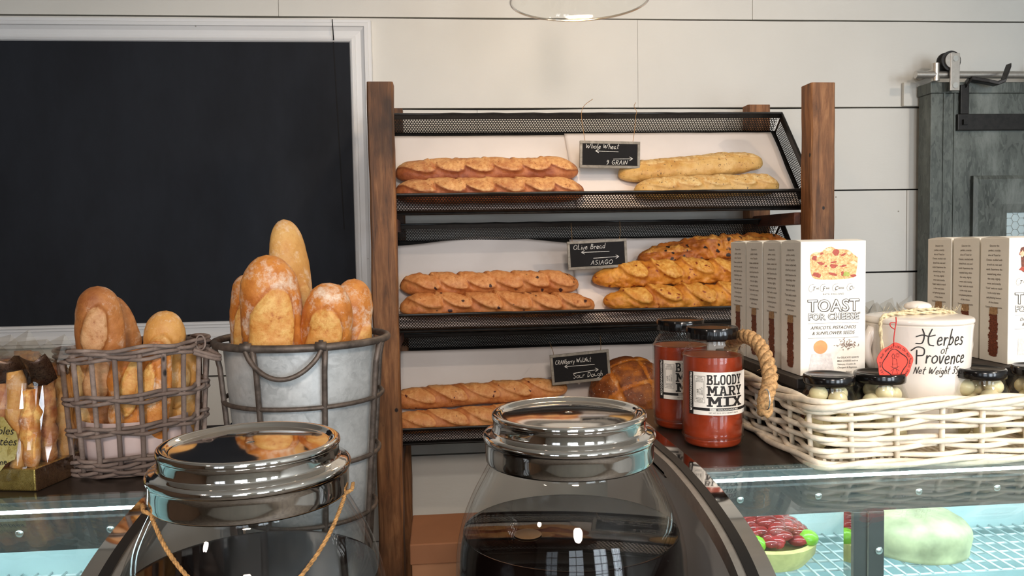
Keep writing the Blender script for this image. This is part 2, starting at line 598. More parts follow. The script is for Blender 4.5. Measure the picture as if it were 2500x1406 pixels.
def cr(pts, n=6, closed=False):
    """Catmull-Rom through points"""
    P = [Vector(p) for p in pts]
    m = len(P)
    out = []
    rng = m if closed else m - 1
    for i in range(rng):
        p1, p2 = P[i], P[(i + 1) % m]
        p0 = P[(i - 1) % m] if (closed or i > 0) else p1 * 2 - p2
        p3 = P[(i + 2) % m] if (closed or i < m - 2) else p2 * 2 - p1
        for k in range(n):
            t_ = k / n
            out.append(0.5 * ((2 * p1) + (p2 - p0) * t_ + (2 * p0 - 5 * p1 + 4 * p2 - p3) * t_ * t_ + (3 * p1 - p0 - 3 * p2 + p3) * t_ ** 3))
    if not closed:
        out.append(P[-1])
    return out


def nz(x, y, z, s=1.0):
    return noise.noise(Vector((x * s, y * s, z * s)))


# ------------------------------------------------------------------ lettering
_TC = {}


def text_geo(body, size, align='CENTER', offset=0.0, shear=0.0, space=1.0):
    key = (body, align, offset, shear, space)
    if key not in _TC:
        cu = bpy.data.curves.new('lettering', 'FONT')
        cu.body = body
        cu.size = 1
        cu.align_x = align
        cu.offset = offset
        cu.shear = shear
        cu.space_character = space
        cu.resolution_u = 3
        ob = bpy.data.objects.new('lettering', cu)
        me = ob.to_mesh()
        vs = [tuple(v.co) for v in me.vertices]
        fs = [tuple(p.vertices) for p in me.polygons]
        ob.to_mesh_clear()
        bpy.data.objects.remove(ob)
        bpy.data.curves.remove(cu)
        _TC[key] = (vs, fs)
    vs, fs = _TC[key]
    return [(x * size, y * size) for x, y, _ in vs], fs


def put_text(mb, body, size, fn, x=0, y=0, sx=1.0, rot=0.0, **kw):
    vs, fs = text_geo(body, size, **kw)
    c, s_ = math.cos(rot), math.sin(rot)
    mb.add([fn(x + (a * sx) * c - b * s_, y + (a * sx) * s_ + b * c) for a, b in vs], fs)


def ribbon(mb, pts, w, fn):
    n = len(pts)
    L, Rr = [], []
    for i in range(n):
        a = pts[max(i - 1, 0)]
        b = pts[min(i + 1, n - 1)]
        dx, dy = b[0] - a[0], b[1] - a[1]
        d = math.hypot(dx, dy) or 1
        nx, ny = -dy / d * w / 2, dx / d * w / 2
        L.append((pts[i][0] + nx, pts[i][1] + ny))
        Rr.append((pts[i][0] - nx, pts[i][1] - ny))
    mb.add([fn(*p) for p in L + Rr], [(i, i + 1, n + i + 1, n + i) for i in range(n - 1)])
    for q in (pts[0], pts[-1]):
        mb.add([fn(q[0] + w / 2 * math.cos(k * PI / 4), q[1] + w / 2 * math.sin(k * PI / 4)) for k in range(8)], [tuple(range(8))])


HW = {
    'W': (.8, [[(0, .9), (.1, .1), (.28, .7), (.4, .05), (.75, 1)]]),
    'w': (.5, [[(0, .5), (.1, .03), (.2, .4), (.3, .03), (.44, .52)]]),
    'h': (.38, [[(.08, 1), (.02, 0)], [(.03, .3), (.15, .5), (.28, .4), (.28, 0)]]),
    'o': (.42, [[(.2, .5), (.03, .35), (.05, .08), (.2, 0), (.35, .15), (.33, .4), (.2, .5)]]),
    'l': (.2, [[(.12, 1), (.02, .15), (.14, 0)]]),
    'e': (.38, [[(.03, .25), (.28, .32), (.22, .5), (.08, .45), (.02, .2), (.12, .0), (.32, .08)]]),
    'a': (.42, [[(.3, .42), (.12, .5), (.02, .25), (.1, .02), (.27, .2), (.3, .5)], [(.3, .5), (.28, .1), (.38, 0)]]),
    't': (.34, [[(.17, .95), (.1, .12), (.22, 0)], [(0, .62), (.3, .66)]]),
    '9': (.4, [[(.3, .8), (.12, .95), (.03, .7), (.15, .55), (.3, .72), (.32, .9)], [(.32, .9), (.26, .3), (.08, 0)]]),
    'G': (.55, [[(.45, .82), (.2, .92), (.03, .45), (.2, .03), (.44, .12), (.45, .4)], [(.25, .42), (.5, .42)]]),
    'R': (.5, [[(.05, 0), (.09, .95)], [(.09, .95), (.35, .85), (.32, .55), (.08, .48)], [(.1, .48), (.42, 0)]]),
    'A': (.52, [[(0, 0), (.26, .95)], [(.26, .95), (.45, 0)], [(.08, .35), (.42, .38)]]),
    'I': (.2, [[(.1, .9), (.05, 0)]]),
    'N': (.52, [[(0, 0), (.05, .9)], [(.05, .9), (.35, .05)], [(.35, .05), (.42, .95)]]),
    'O': (.6, [[(.28, .92), (.05, .6), (.06, .2), (.28, .0), (.5, .25), (.5, .7), (.28, .92)]]),
    'L': (.42, [[(.07, .95), (.03, .03)], [(.03, .03), (.35, .05)]]),
    'i': (.16, [[(.06, .5), (.05, 0)], [(.07, .7), (.08, .75)]]),
    'v': (.34, [[(0, .5), (.12, 0), (.28, .52)]]),
    'r': (.32, [[(.03, .5), (.05, 0)], [(.05, .3), (.15, .48), (.27, .46)]]),
    'B': (.48, [[(.05, 0), (.1, .95)], [(.08, .92), (.32, .85), (.28, .58), (.1, .52)], [(.1, .52), (.38, .42), (.34, .08), (.05, 0)]]),
    'd': (.42, [[(.28, .42), (.1, .5), (.02, .25), (.1, .02), (.28, .15)], [(.36, 1), (.3, 0)]]),
    'S': (.45, [[(.38, .85), (.2, .95), (.05, .75), (.2, .52), (.35, .3), (.2, .02), (.02, .12)]]),
    'C': (.48, [[(.4, .85), (.2, .92), (.02, .45), (.18, .03), (.42, .12)]]),
    'n': (.38, [[(.03, .5), (.04, 0)], [(.04, .3), (.16, .5), (.28, .4), (.28, 0)]]),
    'b': (.4, [[(.08, 1), (.03, .02)], [(.03, .3), (.18, .5), (.32, .28), (.18, .02), (.03, .06)]]),
    'y': (.36, [[(0, .5), (.12, .08)], [(.3, .5), (.14, -.05), (0, -.35)]]),
    'u': (.42, [[(.02, .5), (.04, .1), (.15, 0), (.28, .15), (.3, .5)], [(.3, .5), (.3, .05), (.38, 0)]]),
    'D': (.55, [[(.05, 0), (.08, .95)], [(.03, .92), (.38, .8), (.42, .3), (.05, 0)]]),
    'g': (.4, [[(.28, .45), (.1, .5), (.02, .28), (.12, .08), (.28, .2)], [(.3, .5), (.28, -.2), (.1, -.38), (0, -.25)]]),
    's': (.34, [[(.26, .45), (.1, .5), (.08, .32), (.24, .2), (.18, .02), (.0, .05)]]),
    'f': (.36, [[(.3, .85), (.17, .95), (.12, .6), (.1, -.1)], [(0, .5), (.28, .54)]]),
    'c': (.34, [[(.28, .42), (.1, .5), (.02, .25), (.12, .02), (.3, .08)]]),
    '3': (.4, [[(.03, .85), (.2, .95), (.3, .75), (.12, .52)], [(.12, .52), (.3, .3), (.15, .0), (0, .1)]]),
    '5': (.42, [[(.34, .92), (.1, .9)], [(.1, .9), (.07, .55), (.28, .5), (.28, .1), (.03, .03)]]),
    'H': (1.0, [[(.22, 1.0), (.34, .6), (.22, .15), (-.12, .12)], [(.78, 1.0), (.58, .5), (.62, .08), (.88, .0)], [(-.1, .52), (.25, .62), (.6, .55), (.95, .62)]]),
    'P': (.62, [[(.1, 0), (.12, .8)], [(-.18, .78), (.15, 1.0), (.5, .9), (.48, .55), (.14, .48)]]),
    ' ': (.3, []),
}


def hand(mb, s, h, w, fn, x=0, y=0, slant=0.12, spread=1.0, seed=1):
    rnd = random.Random(seed)
    for ch in s:
        adv, strokes = HW[ch]
        dy = rnd.uniform(-.04, .04)
        for st in strokes:
            p = [(a, b) for a, b in st]
            if len(p) > 2:
                p = [(q.x, q.y) for q in cr([(a, b, 0) for a, b in p], 5)]
            ribbon(mb, [(x + (a + b * slant) * h * spread, y + (b + dy) * h) for a, b in p], w, fn)
        x += (adv + .06) * h * spread
    return x


def slab(mb, ch, x, y, w, h, fn):
    """bold slab-serif capital in a w x h cell"""
    T, S = .25, .15

    def q(*pts):
        mb.add([fn(x + a * w, y + b * h) for a, b in pts], [tuple(range(len(pts)))])

    def rc(a0, a1, b0, b1):
        k = max(1, int((a1 - a0) / .25))
        for i in range(k):
            c0, c1 = a0 + (a1 - a0) * i / k, a0 + (a1 - a0) * (i + 1) / k
            q((c0, b0), (c1, b0), (c1, b1), (c0, b1))

    def ring(cx, cy, rx, ry, tx, ty, a0, a1, n=16, p=2.8):
        def se(a, ax, ay):
            c, s_ = math.cos(a), math.sin(a)
            return (cx + math.copysign(abs(c) ** (2 / p), c) * ax, cy + math.copysign(abs(s_) ** (2 / p), s_) * ay)
        for i in range(n):
            b0, b1 = a0 + (a1 - a0) * i / n, a0 + (a1 - a0) * (i + 1) / n
            q(se(b0, rx, ry), se(b1, rx, ry), se(b1, rx - tx, ry - ty), se(b0, rx - tx, ry - ty))

    def diag(x0, y0, x1, y1, t_):
        for i in range(4):
            k0, k1 = i / 4, (i + 1) / 4
            q((x0 + (x1 - x0) * k0, y0 + (y1 - y0) * k0), (x0 + t_ + (x1 - x0) * k0, y0 + (y1 - y0) * k0),
              (x0 + t_ + (x1 - x0) * k1, y0 + (y1 - y0) * k1), (x0 + (x1 - x0) * k1, y0 + (y1 - y0) * k1))
    if ch == 'B':
        rc(.1, .1 + T, 0, 1); rc(0, .5, 0, S); rc(0, .5, 1 - S, 1); rc(.3, .5, .44, .58)
        ring(.45, .76, .45, .24, T, .13, -PI / 2, PI / 2); ring(.48, .28, .5, .28, T, .14, -PI / 2, PI / 2)
    elif ch == 'L':
        rc(.12, .12 + T, 0, 1); rc(0, .55, 1 - S, 1); rc(0, 1, 0, S); rc(.78, 1, 0, .38)
    elif ch == 'O':
        ring(.5, .5, .48, .52, T, .15, 0, 2 * PI, 28)
    elif ch == 'D':
        rc(.1, .1 + T, 0, 1); rc(0, .45, 0, S); rc(0, .45, 1 - S, 1); ring(.42, .5, .56, .5, T, S, -PI / 2, PI / 2)
    elif ch == 'Y':
        rc(.37, .63, 0, .5); rc(.2, .8, 0, S); rc(-.05, .42, 1 - S, 1); rc(.58, 1.05, 1 - S, 1)
        diag(.05, .9, .37, .42, T); diag(.70, .9, .38, .42, T)
    elif ch == 'M':
        rc(.1, .28, 0, 1); rc(.72, .9, 0, 1); rc(0, .38, 0, S); rc(.62, 1, 0, S); rc(0, .22, 1 - S, 1); rc(.78, 1, 1 - S, 1)
        diag(.12, 1, .41, .28, .2); diag(.68, 1, .39, .28, .2)
    elif ch == 'A':
        diag(.1, 0, .36, 1, .2); diag(.7, 0, .44, 1, .2); rc(.22, .78, .24, .38); rc(-.04, .4, 0, S); rc(.6, 1.04, 0, S); rc(.22, .62, 1 - S, 1)
    elif ch == 'R':
        rc(.1, .1 + T, 0, 1); rc(0, .45, 0, S); rc(0, .5, 1 - S, 1); rc(.3, .5, .4, .53)
        ring(.45, .7, .47, .3, T, .14, -PI / 2, PI / 2); diag(.66, .08, .4, .46, T); rc(.6, 1.04, 0, S)
    elif ch == 'I':
        rc(.3, .7, 0, 1); rc(0, 1, 0, S); rc(0, 1, 1 - S, 1)
    elif ch == 'X':
        diag(.08, .05, .66, .95, .28); diag(.66, .05, .08, .95, .28)
        for a in (-.04, .58):
            rc(a, a + .46, 0, S); rc(a, a + .46, 1 - S, 1)


# ------------------------------------------------------------------ room shell
WY = 2.5
SEAM = [1.28, 0.966, 0.699, 0.424, 0.159, -0.109, -0.384, -0.655, -0.925, -1.195, -1.5]
JOINT = {(0.699, 0.966): [-0.472, 1.0], (0.424, 0.699): [0.628], (0.159, 0.424): [0.12], (-0.109, 0.159): [1.52], (-0.384, -0.109): [-0.9, 0.5]}
WX0, WX1 = -3.0, 3.4
m = MB()
random.seed(4)
for hi, lo in zip(SEAM[:-1], SEAM[1:]):
    js = JOINT.get((lo, hi), [])
    xs = [WX0] + js + [WX1]
    for a, b in zip(xs[:-1], xs[1:]):
        g0 = 0.0012 if a != WX0 else 0
        yy = WY + random.uniform(-.0025, .001)
        n = 40
        top = [hi - 0.0042 - abs(nz(a + (b - a) * i / n, hi, 3, 2.5)) * 0.0035 for i in range(n + 1)]
        poly_t = [(a + g0 + (b - a - g0) * i / n, top[i]) for i in range(n + 1)]
        for i in range(n):
            x0, t0 = poly_t[i]
            x1, t1 = poly_t[i + 1]
            m.add([(x0, yy, lo), (x1, yy, lo), (x1, yy, t1), (x0, yy, t0), (x0, yy + .02, lo), (x1, yy + .02, lo), (x1, yy + .02, t1), (x0, yy + .02, t0)],
                  [(0, 1, 2, 3), (3, 2, 6, 7), (0, 4, 5, 1)] + ([(0, 3, 7, 4)] if i == 0 else []) + ([(1, 5, 6, 2)] if i == n - 1 else []))
w = tag(m.build('wall_back', M_['wall'], org=(0, WY, -1.5)), kind='structure')
m = MB(); m.box(WX0, WX1, WY + .022, WY + .08, -1.5, 1.3)
tag(m.build('wall_sheathing', M_['gap'], org=(0, WY, -1.5)), kind='structure')
m = MB(); m.box(WX0, WX1, -3.0, WY + .08, -1.56, -1.5)
tag(m.build('floor', M_['floor'], org=(0, 0, -1.5)), kind='structure')
m = MB(); m.box(WX0, WX1, -3.0, WY + .08, 1.3, 1.36)
tag(m.build('ceiling', M_['ceil'], org=(0, 0, 1.3)), kind='structure')
m = MB(); m.box(WX0 - .06, WX0, -3.0, WY + .08, -1.5, 1.3)
tag(m.build('wall_left', flat('warm_tan_plaster', '7d5f48', .8, sc=2), org=(WX0, 0, -1.5)), kind='structure')
m = MB(); m.box(WX1, WX1 + .06, -3.0, WY + .08, -1.5, 1.3)
tag(m.build('wall_right', M_['room'], org=(WX1, 0, -1.5)), kind='structure')
m = MB()
xs = [WX0] + [v for w_ in WIN for v in w_] + [WX1]
for i in range(0, len(xs), 2):
    m.box(xs[i], xs[i + 1], -2.66, -2.56, -1.5, 1.3)
for a, b in WIN:
    m.box(a, b, -2.66, -2.56, -1.5, -.6)
    m.box(a, b, -2.66, -2.56, .9, 1.3)
tag(m.build('wall_front', M_['room'], org=(0, -2.6, -1.5)), kind='structure')
for i, (a, b) in enumerate(WIN):
    m = MB()
    for x0, x1 in ((a, a + .04), (b - .04, b), ((a + b) / 2 - .015, (a + b) / 2 + .015)):
        m.box(x0, x1, -2.64, -2.58, -.6, .9)
    for z in (-.6, -.24, .13, .5, .86):
        m.box(a, b, -2.635, -2.585, z, z + .03)
    wn = tag(m.build('window_%d' % (i + 1), M_['trim'], org=((a + b) / 2, -2.6, -.6)), kind='structure')

# board carrying the sliding-door rail
m = MB()
p0, p1 = at(2207, 172, 2.485), at(2207, 262, 2.485)
m.box(p0.x, 2.6, 2.484, 2.4975, 0.424, 0.5)
tag(m.build('trim_1', M_['wall'], org=(2, 2.49, .424), bevel=.002), kind='structure')

# ------------------------------------------------------------------ chalkboard on the wall
cb = thing('chalkboard', 'large blank black chalkboard in a white moulded frame on the board wall', 'chalkboard', (-1.0, 2.49, -.28))
BX1, BZ0, BZ1 = -0.262, -0.216, 0.617
BX0 = -2.4
m = MB(); m.box(BX0, BX1, 2.478, 2.494, BZ0, BZ1)
m.build('slate', M_['slate'], cb)
m = MB()
prof = [(0, 2.480), (.003, 2.474), (.008, 2.471), (.012, 2.474), (.018, 2.474), (.019, 2.478), (.034, 2.480), (.044, 2.473), (.046, 2.468), (.056, 2.468), (.058, 2.472), (.066, 2.472), (.067, 2.4985), (0, 2.4985)]
for side in range(4):
    vs, fs = [], []
    for d, y in prof:
        x0, x1, z0, z1 = BX0 - d, BX1 + d, BZ0 - d, BZ1 + d
        e = {0: ((x0, y, z1), (x1, y, z1)), 1: ((x1, y, z1), (x1, y, z0)), 2: ((x1, y, z0), (x0, y, z0)), 3: ((x0, y, z0), (x0, y, z1))}[side]
        vs += list(e)
    n = len(prof)
    fs = [(2 * i, 2 * i + 1, 2 * ((i + 1) % n) + 1, 2 * ((i + 1) % n)) for i in range(n)]
    m.add(vs, fs)
m.build('frame', M_['trim'], cb)
m = MB()
m.add([tuple(at(u, v, 2.4775)) for u, v in ((812, 100), (815, 100), (842, 560), (839, 560))] , [(0, 1, 2, 3)])
m.add([tuple(at(u, v, 2.4672)) for u, v in ((810, 47), (812, 46), (816, 98), (813, 98))], [(0, 1, 2, 3)])
m.build('crack', M_['sign_black'], cb)

# ------------------------------------------------------------------ sliding barn door
dr = thing('sliding_door', 'zinc-clad sliding barn door with a framed window at the right of the wall', 'door', (2.0, 2.45, -1.45))
DX, DY, DZ = 1.543, 2.41, .45
m = MB(); m.box(DX, 2.62, DY, 2.475, -1.46, DZ)
m.build('door_leaf', M_['zincdoor'], dr, bevel=.002)
m = MB(); m.box(DX - .004, 2.624, DY - .004, 2.478, DZ, DZ + .035)
m.build('top_cap', M_['zincdoor'], dr, bevel=.003)
m = MB()
for x in (DX + .04, DX + .075):
    m.box(x, x + .006, DY - .003, DY, -1.4, DZ)
m.build('seam', M_['zincdoor'], dr)
wx0, wz1 = 1.678, .191
fw = .118
wf = MB()
prof = [(0, DY), (0, DY - .014), (.012, DY - .02), (.09, DY - .016), (fw, DY - .008), (fw, DY)]
ox0, ox1, oz0, oz1 = wx0, 2.44, -.6, wz1
for side in range(4):
    vs = []
    for d, y in prof:
        x0, x1, z0, z1 = ox0 + d, ox1 - d, oz0 + d, oz1 - d
        vs += list({0: ((x0, y, z1), (x1, y, z1)), 1: ((x1, y, z1), (x1, y, z0)), 2: ((x1, y, z0), (x0, y, z0)), 3: ((x0, y, z0), (x0, y, z1))}[side])
    n = len(prof)
    wf.add(vs, [(2 * i, 2 * i + 1, 2 * ((i + 1) % n) + 1, 2 * ((i + 1) % n)) for i in range(n)])
wfo = wf.build('window_frame', M_['zincdoor'], dr)
m = MB(); m.box(ox0 + fw - .002, ox1 - fw + .002, DY - .004, DY - .001, oz0 + fw, oz1 - fw)
m.build('pane', M_['meshglass'], wfo)
m = MB()
s_ = .014
for i in range(14):
    for j in range(12):
        cx = ox0 + fw + i * s_ * 1.5 + .01
        cz = oz1 - fw - .005 - j * s_ * 1.732 - (s_ * .866 if i % 2 else 0)
        if cz < oz0 + fw + .02:
            continue
        pts = [(cx + s_ * math.cos(k * PI / 3), DY - .006, cz + s_ * math.sin(k * PI / 3)) for k in range(4)]
        m.tube(pts, .0005, 4)
m.build('chicken_wire', M_['steel'], wfo)
m = MB(); m.box(1.624, 2.5, DY - .014, DY, .333, .384)
hb = m.build('strap_hinge', M_['black_iron'], dr, bevel=.002)
m = MB()
for x in (1.646, 2.0):
    m.box(x - .008, x + .008, DY - .022, DY - .013, .350, .366)
m.build('bolt', M_['black_iron'], hb)
m = MB()
m.box(1.634, 1.662, DY - .012, DY - .002, .384, .475)
m.build('bracket_strap', M_['black_iron'], dr, bevel=.002)
m = MB()
pth = [(1.648, DY - .01, .47), (1.66, DY - .02, .492), (1.70, DY - .045, .478), (1.722, DY - .055, .470), (1.742, DY - .06, .478), (1.758, DY - .062, .525)]
vs, fs = [], []
for p in pth:
    vs += [(p[0], p[1] - .008, p[2] + .006), (p[0] + .002, p[1] + .02, p[2] + .006), (p[0] + .002, p[1] + .02, p[2] - .006), (p[0], p[1] - .008, p[2] - .006)]
for i in range(len(pth) - 1):
    for k in range(4):
        fs.append((4 * i + k, 4 * i + (k + 1) % 4, 4 * i + 4 + (k + 1) % 4, 4 * i + 4 + k))
fs += [(0, 3, 2, 1), (4 * (len(pth) - 1),) + tuple(4 * (len(pth) - 1) + k for k in (1, 2, 3))]
m.add(vs, fs)
m.build('hook', M_['black_iron'], dr, bevel=.002)
# rollers belong to the door
hg = MB()
hg.box(1.582, 1.612, 2.372, 2.379, .452, .567)
hgo = hg.build('hanger_strap', M_['steel'], dr, bevel=.001)
m = MB()
for z in (.55, .468):
    m.add([(1.597 + .009 * math.cos(a * PI / 6), 2.370, z + .009 * math.sin(a * PI / 6)) for a in range(12)] + [(1.597 + .009 * math.cos(a * PI / 6), 2.374, z + .009 * math.sin(a * PI / 6)) for a in range(12)],
          [tuple(range(12))] + [(a, (a + 1) % 12, 12 + (a + 1) % 12, 12 + a) for a in range(12)])
m.build('bolt', M_['screw'], hgo)
m = MB()
vs, fs = [], []
RW = [(.010, 2.380), (.031, 2.381), (.031, 2.386), (.024, 2.392), (.024, 2.400), (.031, 2.406), (.031, 2.411), (.010, 2.412)]
for r, y in RW:
    vs += [(1.590 + r * math.cos(a * PI / 16), y, .545 + r * math.sin(a * PI / 16)) for a in range(32)]
for i in range(len(RW) - 1):
    for a in range(32):
        fs.append((32 * i + a, 32 * i + (a + 1) % 32, 32 * i + 32 + (a + 1) % 32, 32 * i + 32 + a))
fs += [tuple(range(32)), tuple(32 * 7 + a for a in range(32))]
m.add(vs, fs)
m.build('roller_wheel', M_['blackrub'], dr, smooth=True)
m = MB()
vs = [(1.590 + r * math.cos(a * PI / 16), y, .545 + r * math.sin(a * PI / 16)) for r, y in ((.024, 2.3795), (.024, 2.374), (.001, 2.374)) for a in range(32)]
m.add(vs, [(32 * i + a, 32 * i + (a + 1) % 32, 32 * i + 32 + (a + 1) % 32, 32 * i + 32 + a) for i in range(2) for a in range(32)])
m.build('wheel_cover', M_['steel'], dr, smooth=True)

rl = thing('door_rail', 'round brushed steel rail above the zinc sliding door', 'rail', (2.0, 2.42, .5))
m = MB(); m.tube([(1.482, 2.396, .505), (2.9, 2.396, .505)], .0115, 24)
m.build('rail_tube', M_['steel'], rl, smooth=True)
for x in (1.548, 1.93):
    m = MB()
    m.tube([(x, 2.484, .515), (x, 2.40, .515)], .011, 16)
    m.tube([(x, 2.396, .485), (x, 2.396, .54)], .012, 16)
    m.build('standoff', M_['steel'], rl, smooth=True)

# ------------------------------------------------------------------ pendant lamp
pl = thing('pendant_lamp', 'clear glass pendant lamp with a glowing bulb hanging over the bread rack', 'lamp', (.315, 1.77, .53))
m = MB()
pr_ = [(.151, 0), (.1525, .003), (.146, .02), (.125, .055), (.095, .09), (.06, .118), (.035, .135), (.03, .16)]
pin = [(r - .003, z + .001) for r, z in pr_]
m.lathe(pr_ + pin[::-1], (.315, 1.77, .531), 64, closed=True)
m.build('glass_shade', M_['glass'], pl, smooth='all')
m = MB(); m.tube([(.315 + .1515 * math.cos(a * PI / 36), 1.77 + .1515 * math.sin(a * PI / 36), .532) for a in range(72)], .0028, 8, closed=True)
m.build('shade_rim', glass('rim_glass', (.99, .93, .84, 1), 1.6, .15, 7.0), pl, smooth='all')
m = MB(); m.lathe([(.001, -.03), (.016, -.026), (.026, -.008), (.027, .008), (.018, .032), (.012, .045), (.012, .06)], (.315, 1.77, .60), 24)
m.build('bulb', M_['bulb'], pl, smooth='all')
m = MB(); m.lathe([(.02, 0), (.022, .02), (.022, .06), (.012, .075), (.004, .08)], (.315, 1.77, .655), 24); m.tube([(.315, 1.77, .73), (.315, 1.77, 1.3)], .003, 8)
m.build('lamp_holder', M_['black_iron'], pl, smooth=True)
light('POINT', 'pendant_bulb_light', (.315, 1.77, .555), 5.5, (1.0, 0.72, 0.45), shadow_soft_size=.03)

# ------------------------------------------------------------------ bread rack
rk = thing('bread_rack', 'reclaimed timber bread rack with dark uprights against the board wall', 'rack', (.44, 2.26, -1.5))
for (x0, x1, y0, y1, z1, s) in ((-.178, -.113, 2.055, 2.118, .415, 1), (.983, 1.050, 2.055, 2.118, .413, 2), (-.172, -.105, 2.405, 2.455, .408, 3), (.949, 1.020, 2.405, 2.455, .416, 4)):
    m = MB()
    n = 46
    vs, fs = [], []
    for i in range(n + 1):
        z = -1.5 + (z1 + 1.5) * i / n
        k = 0.0022
        c = [(x0, y0), (x1, y0), (x1, y1), (x0, y1)]
        ch = .004
        ring_ = []
        for j, (x, y) in enumerate(c):
            jx = nz(x * 3, j * 7, z * 9 + s) * k * 1.6
            jy = nz(x * 3 + 9, j * 5, z * 9 + s) * k
            sx, sy = (1 if x == x0 else -1), (1 if y == y0 else -1)
            if j % 2 == 0:
                ring_ += [(x + jx, y + jy + sy * ch, z), (x + jx + sx * ch, y + jy, z)]
            else:
                ring_ += [(x + jx + sx * ch, y + jy, z), (x + jx, y + jy + sy * ch, z)]
        vs += ring_
    for i in range(n):
        for k in range(8):
            fs.append((8 * i + k, 8 * i + (k + 1) % 8, 8 * i + 8 + (k + 1) % 8, 8 * i + 8 + k))
    fs += [tuple(range(8))[::-1], tuple(8 * n + k for k in range(8))]
    m.add(vs, fs)
    m.build('post', M_['post'], rk)
TRAYS = [(0.086, .0), (-.232, .0), (-.542, -.05)]
for zb, _ in TRAYS:
    for x0, x1 in ((-.165, -.115), (.965, 1.015)):
        m = MB(); m.box(x0, x1, 2.118, 2.405, zb - .045, zb - .012)
        m.build('side_rail', M_['railwood'], rk, bevel=.002)
m = MB(); m.box(-.16, 1.0, 2.13, 2.16, -1.2, -1.14)
m.build('cross_rail', M_['railwood'], rk, bevel=.003)
m = MB(); m.box(-.105, .949, 2.42, 2.45, -1.2, -1.14)
m.build('cross_rail', M_['railwood'], rk, bevel=.003)

# perforated trays: floor tilted towards the room
TA = R(48)
TFL, TH = .329, .075
TX0, TX1 = -.155, 1.03


def tray_pt(x, s, n, zb=0.0):
    """tray coordinates (s up the floor, n off the floor) to rel. world, tray origin at the lip fold"""
    return Vector((x, 2.182 + s * math.cos(TA) - n * math.sin(TA), zb + s * math.sin(TA) + n * math.cos(TA)))


def perf(mb, fn, W_, H_, pitch=.0078, hole=.34):
    """hexagonal perforated sheet: fn(a, b) maps panel coordinates"""
    rowh = pitch * .866
    rows = int(H_ / rowh)
    cols = int(W_ / pitch)
    for j in range(rows):
        for i in range(cols):
            cx = (i + .5 + (.5 if j % 2 else 0)) * pitch
            cy = (j + .5) * rowh
            o, h = [], []
            for k in range(6):
                a = PI / 6 + k * PI / 3
                o.append((cx + pitch / math.sqrt(3) * math.cos(a), cy + pitch / math.sqrt(3) * math.sin(a)))
            for k in range(12):
                a = PI / 6 + k * PI / 6
                h.append((cx + pitch * hole * math.cos(a), cy + pitch * hole * math.sin(a)))
            vs = [fn(min(max(x, 0), W_), min(max(y, 0), H_)) for x, y in o + h]
            fs = []
            for k in range(6):
                k2 = (k + 1) % 6
                fs.append((k, k2, 6 + (2 * k + 2) % 12, 6 + 2 * k + 1, 6 + 2 * k))
            mb.add(vs, fs)


def band(mb, fn, W_, y0, y1, x0=0.0):
    n = 1
    mb.add([fn(x0, y0), fn(W_, y0), fn(W_, y1), fn(x0, y1)], [(0, 1, 2, 3)])


tr = thing('bread_tray', 'top tray of perforated black metal, tilted forward on the bread rack', 'tray', (0.44, 2.182, TRAYS[0][0]), 'perforated trays on the bread rack')
ZB = TRAYS[0][0]
TX1B, TX1F = 1.032, 1.0     # back and front right ends
WID = TX1 - TX0
m = MB()                                                         # back panel
fn = lambda a, b: tuple(tray_pt(TX0 + a, TFL, b, ZB))
perf(m, lambda a, b: fn(a, b + .003), WID, .0545)
band(m, fn, WID, 0, .0065)
band(m, fn, WID, .055, TH)
m.build('back_panel', M_['black_iron'], tr)
m = MB()                                                         # lip
flp = lambda a, b: tuple(tray_pt(TX0 + a, 0, b, ZB))
perf(m, lambda a, b: flp(a, b + .012), WID, .0545)
band(m, flp, WID, -.002, .0155)
band(m, flp, WID, .0635, TH)
m.build('front_lip', M_['black_iron'], tr)
m = MB()                                                         # floor
ff = lambda a, b: tuple(tray_pt(TX0 + a, b, 0, ZB))
perf(m, lambda a, b: ff(a, b + .01), WID, .03)
band(m, ff, WID, 0, .012)
band(m, ff, WID, .036, TFL)
m.build('tray_floor', M_['black_iron'], tr)
for X in (TX0, TX1):
    m = MB()
    fe = lambda a, b: tuple(tray_pt(X, a, b, ZB))
    perf(m, lambda a, b: fe(a + .01, b + .006), TFL - .02, .048)
    m.add([fe(0, 0), fe(TFL, 0), fe(TFL, .008), fe(0, .008)], [(0, 1, 2, 3)])
    m.add([fe(0, .0515), fe(TFL, .0515), fe(TFL, TH), fe(0, TH)], [(0, 1, 2, 3)])
    m.add([fe(0, 0), fe(.012, 0), fe(.012, TH), fe(0, TH)], [(0, 1, 2, 3)])
    m.add([fe(TFL - .012, 0), fe(TFL, 0), fe(TFL, TH), fe(TFL - .012, TH)], [(0, 1, 2, 3)])
    m.build('end_panel', M_['black_iron'], tr)
m = MB()
rimp = [tray_pt(TX0, 0, TH, ZB), tray_pt(TX1, 0, TH, ZB), tray_pt(TX1, TFL, TH, ZB), tray_pt(TX0, TFL, TH, ZB)]
for a, b in ((0, 1), (1, 2), (2, 3), (3, 0)):
    k = 30
    m.tube([rimp[a].lerp(rimp[b], i / k) + Vector((0, 0, nz(i * .7, a, 1) * .0015)) for i in range(k + 1)], .0032, 8)
m.tube([tray_pt(TX0, -.001, .001, ZB), tray_pt(TX1, -.001, .001, ZB)], .003, 8)
m.build('rolled_rim', M_['black_iron'], tr, smooth=True)
dup(tr, (0.44, 2.182, TRAYS[1][0]), 'middle tray of perforated black metal, holding olive and asiago loaves', 'perforated trays on the bread rack')
dup(tr, (0.44, 2.182, TRAYS[2][0]), 'bottom tray of perforated black metal, holding cranberry loaves and the round sourdough', 'perforated trays on the bread rack', rot=(R(-3.5), 0, 0))

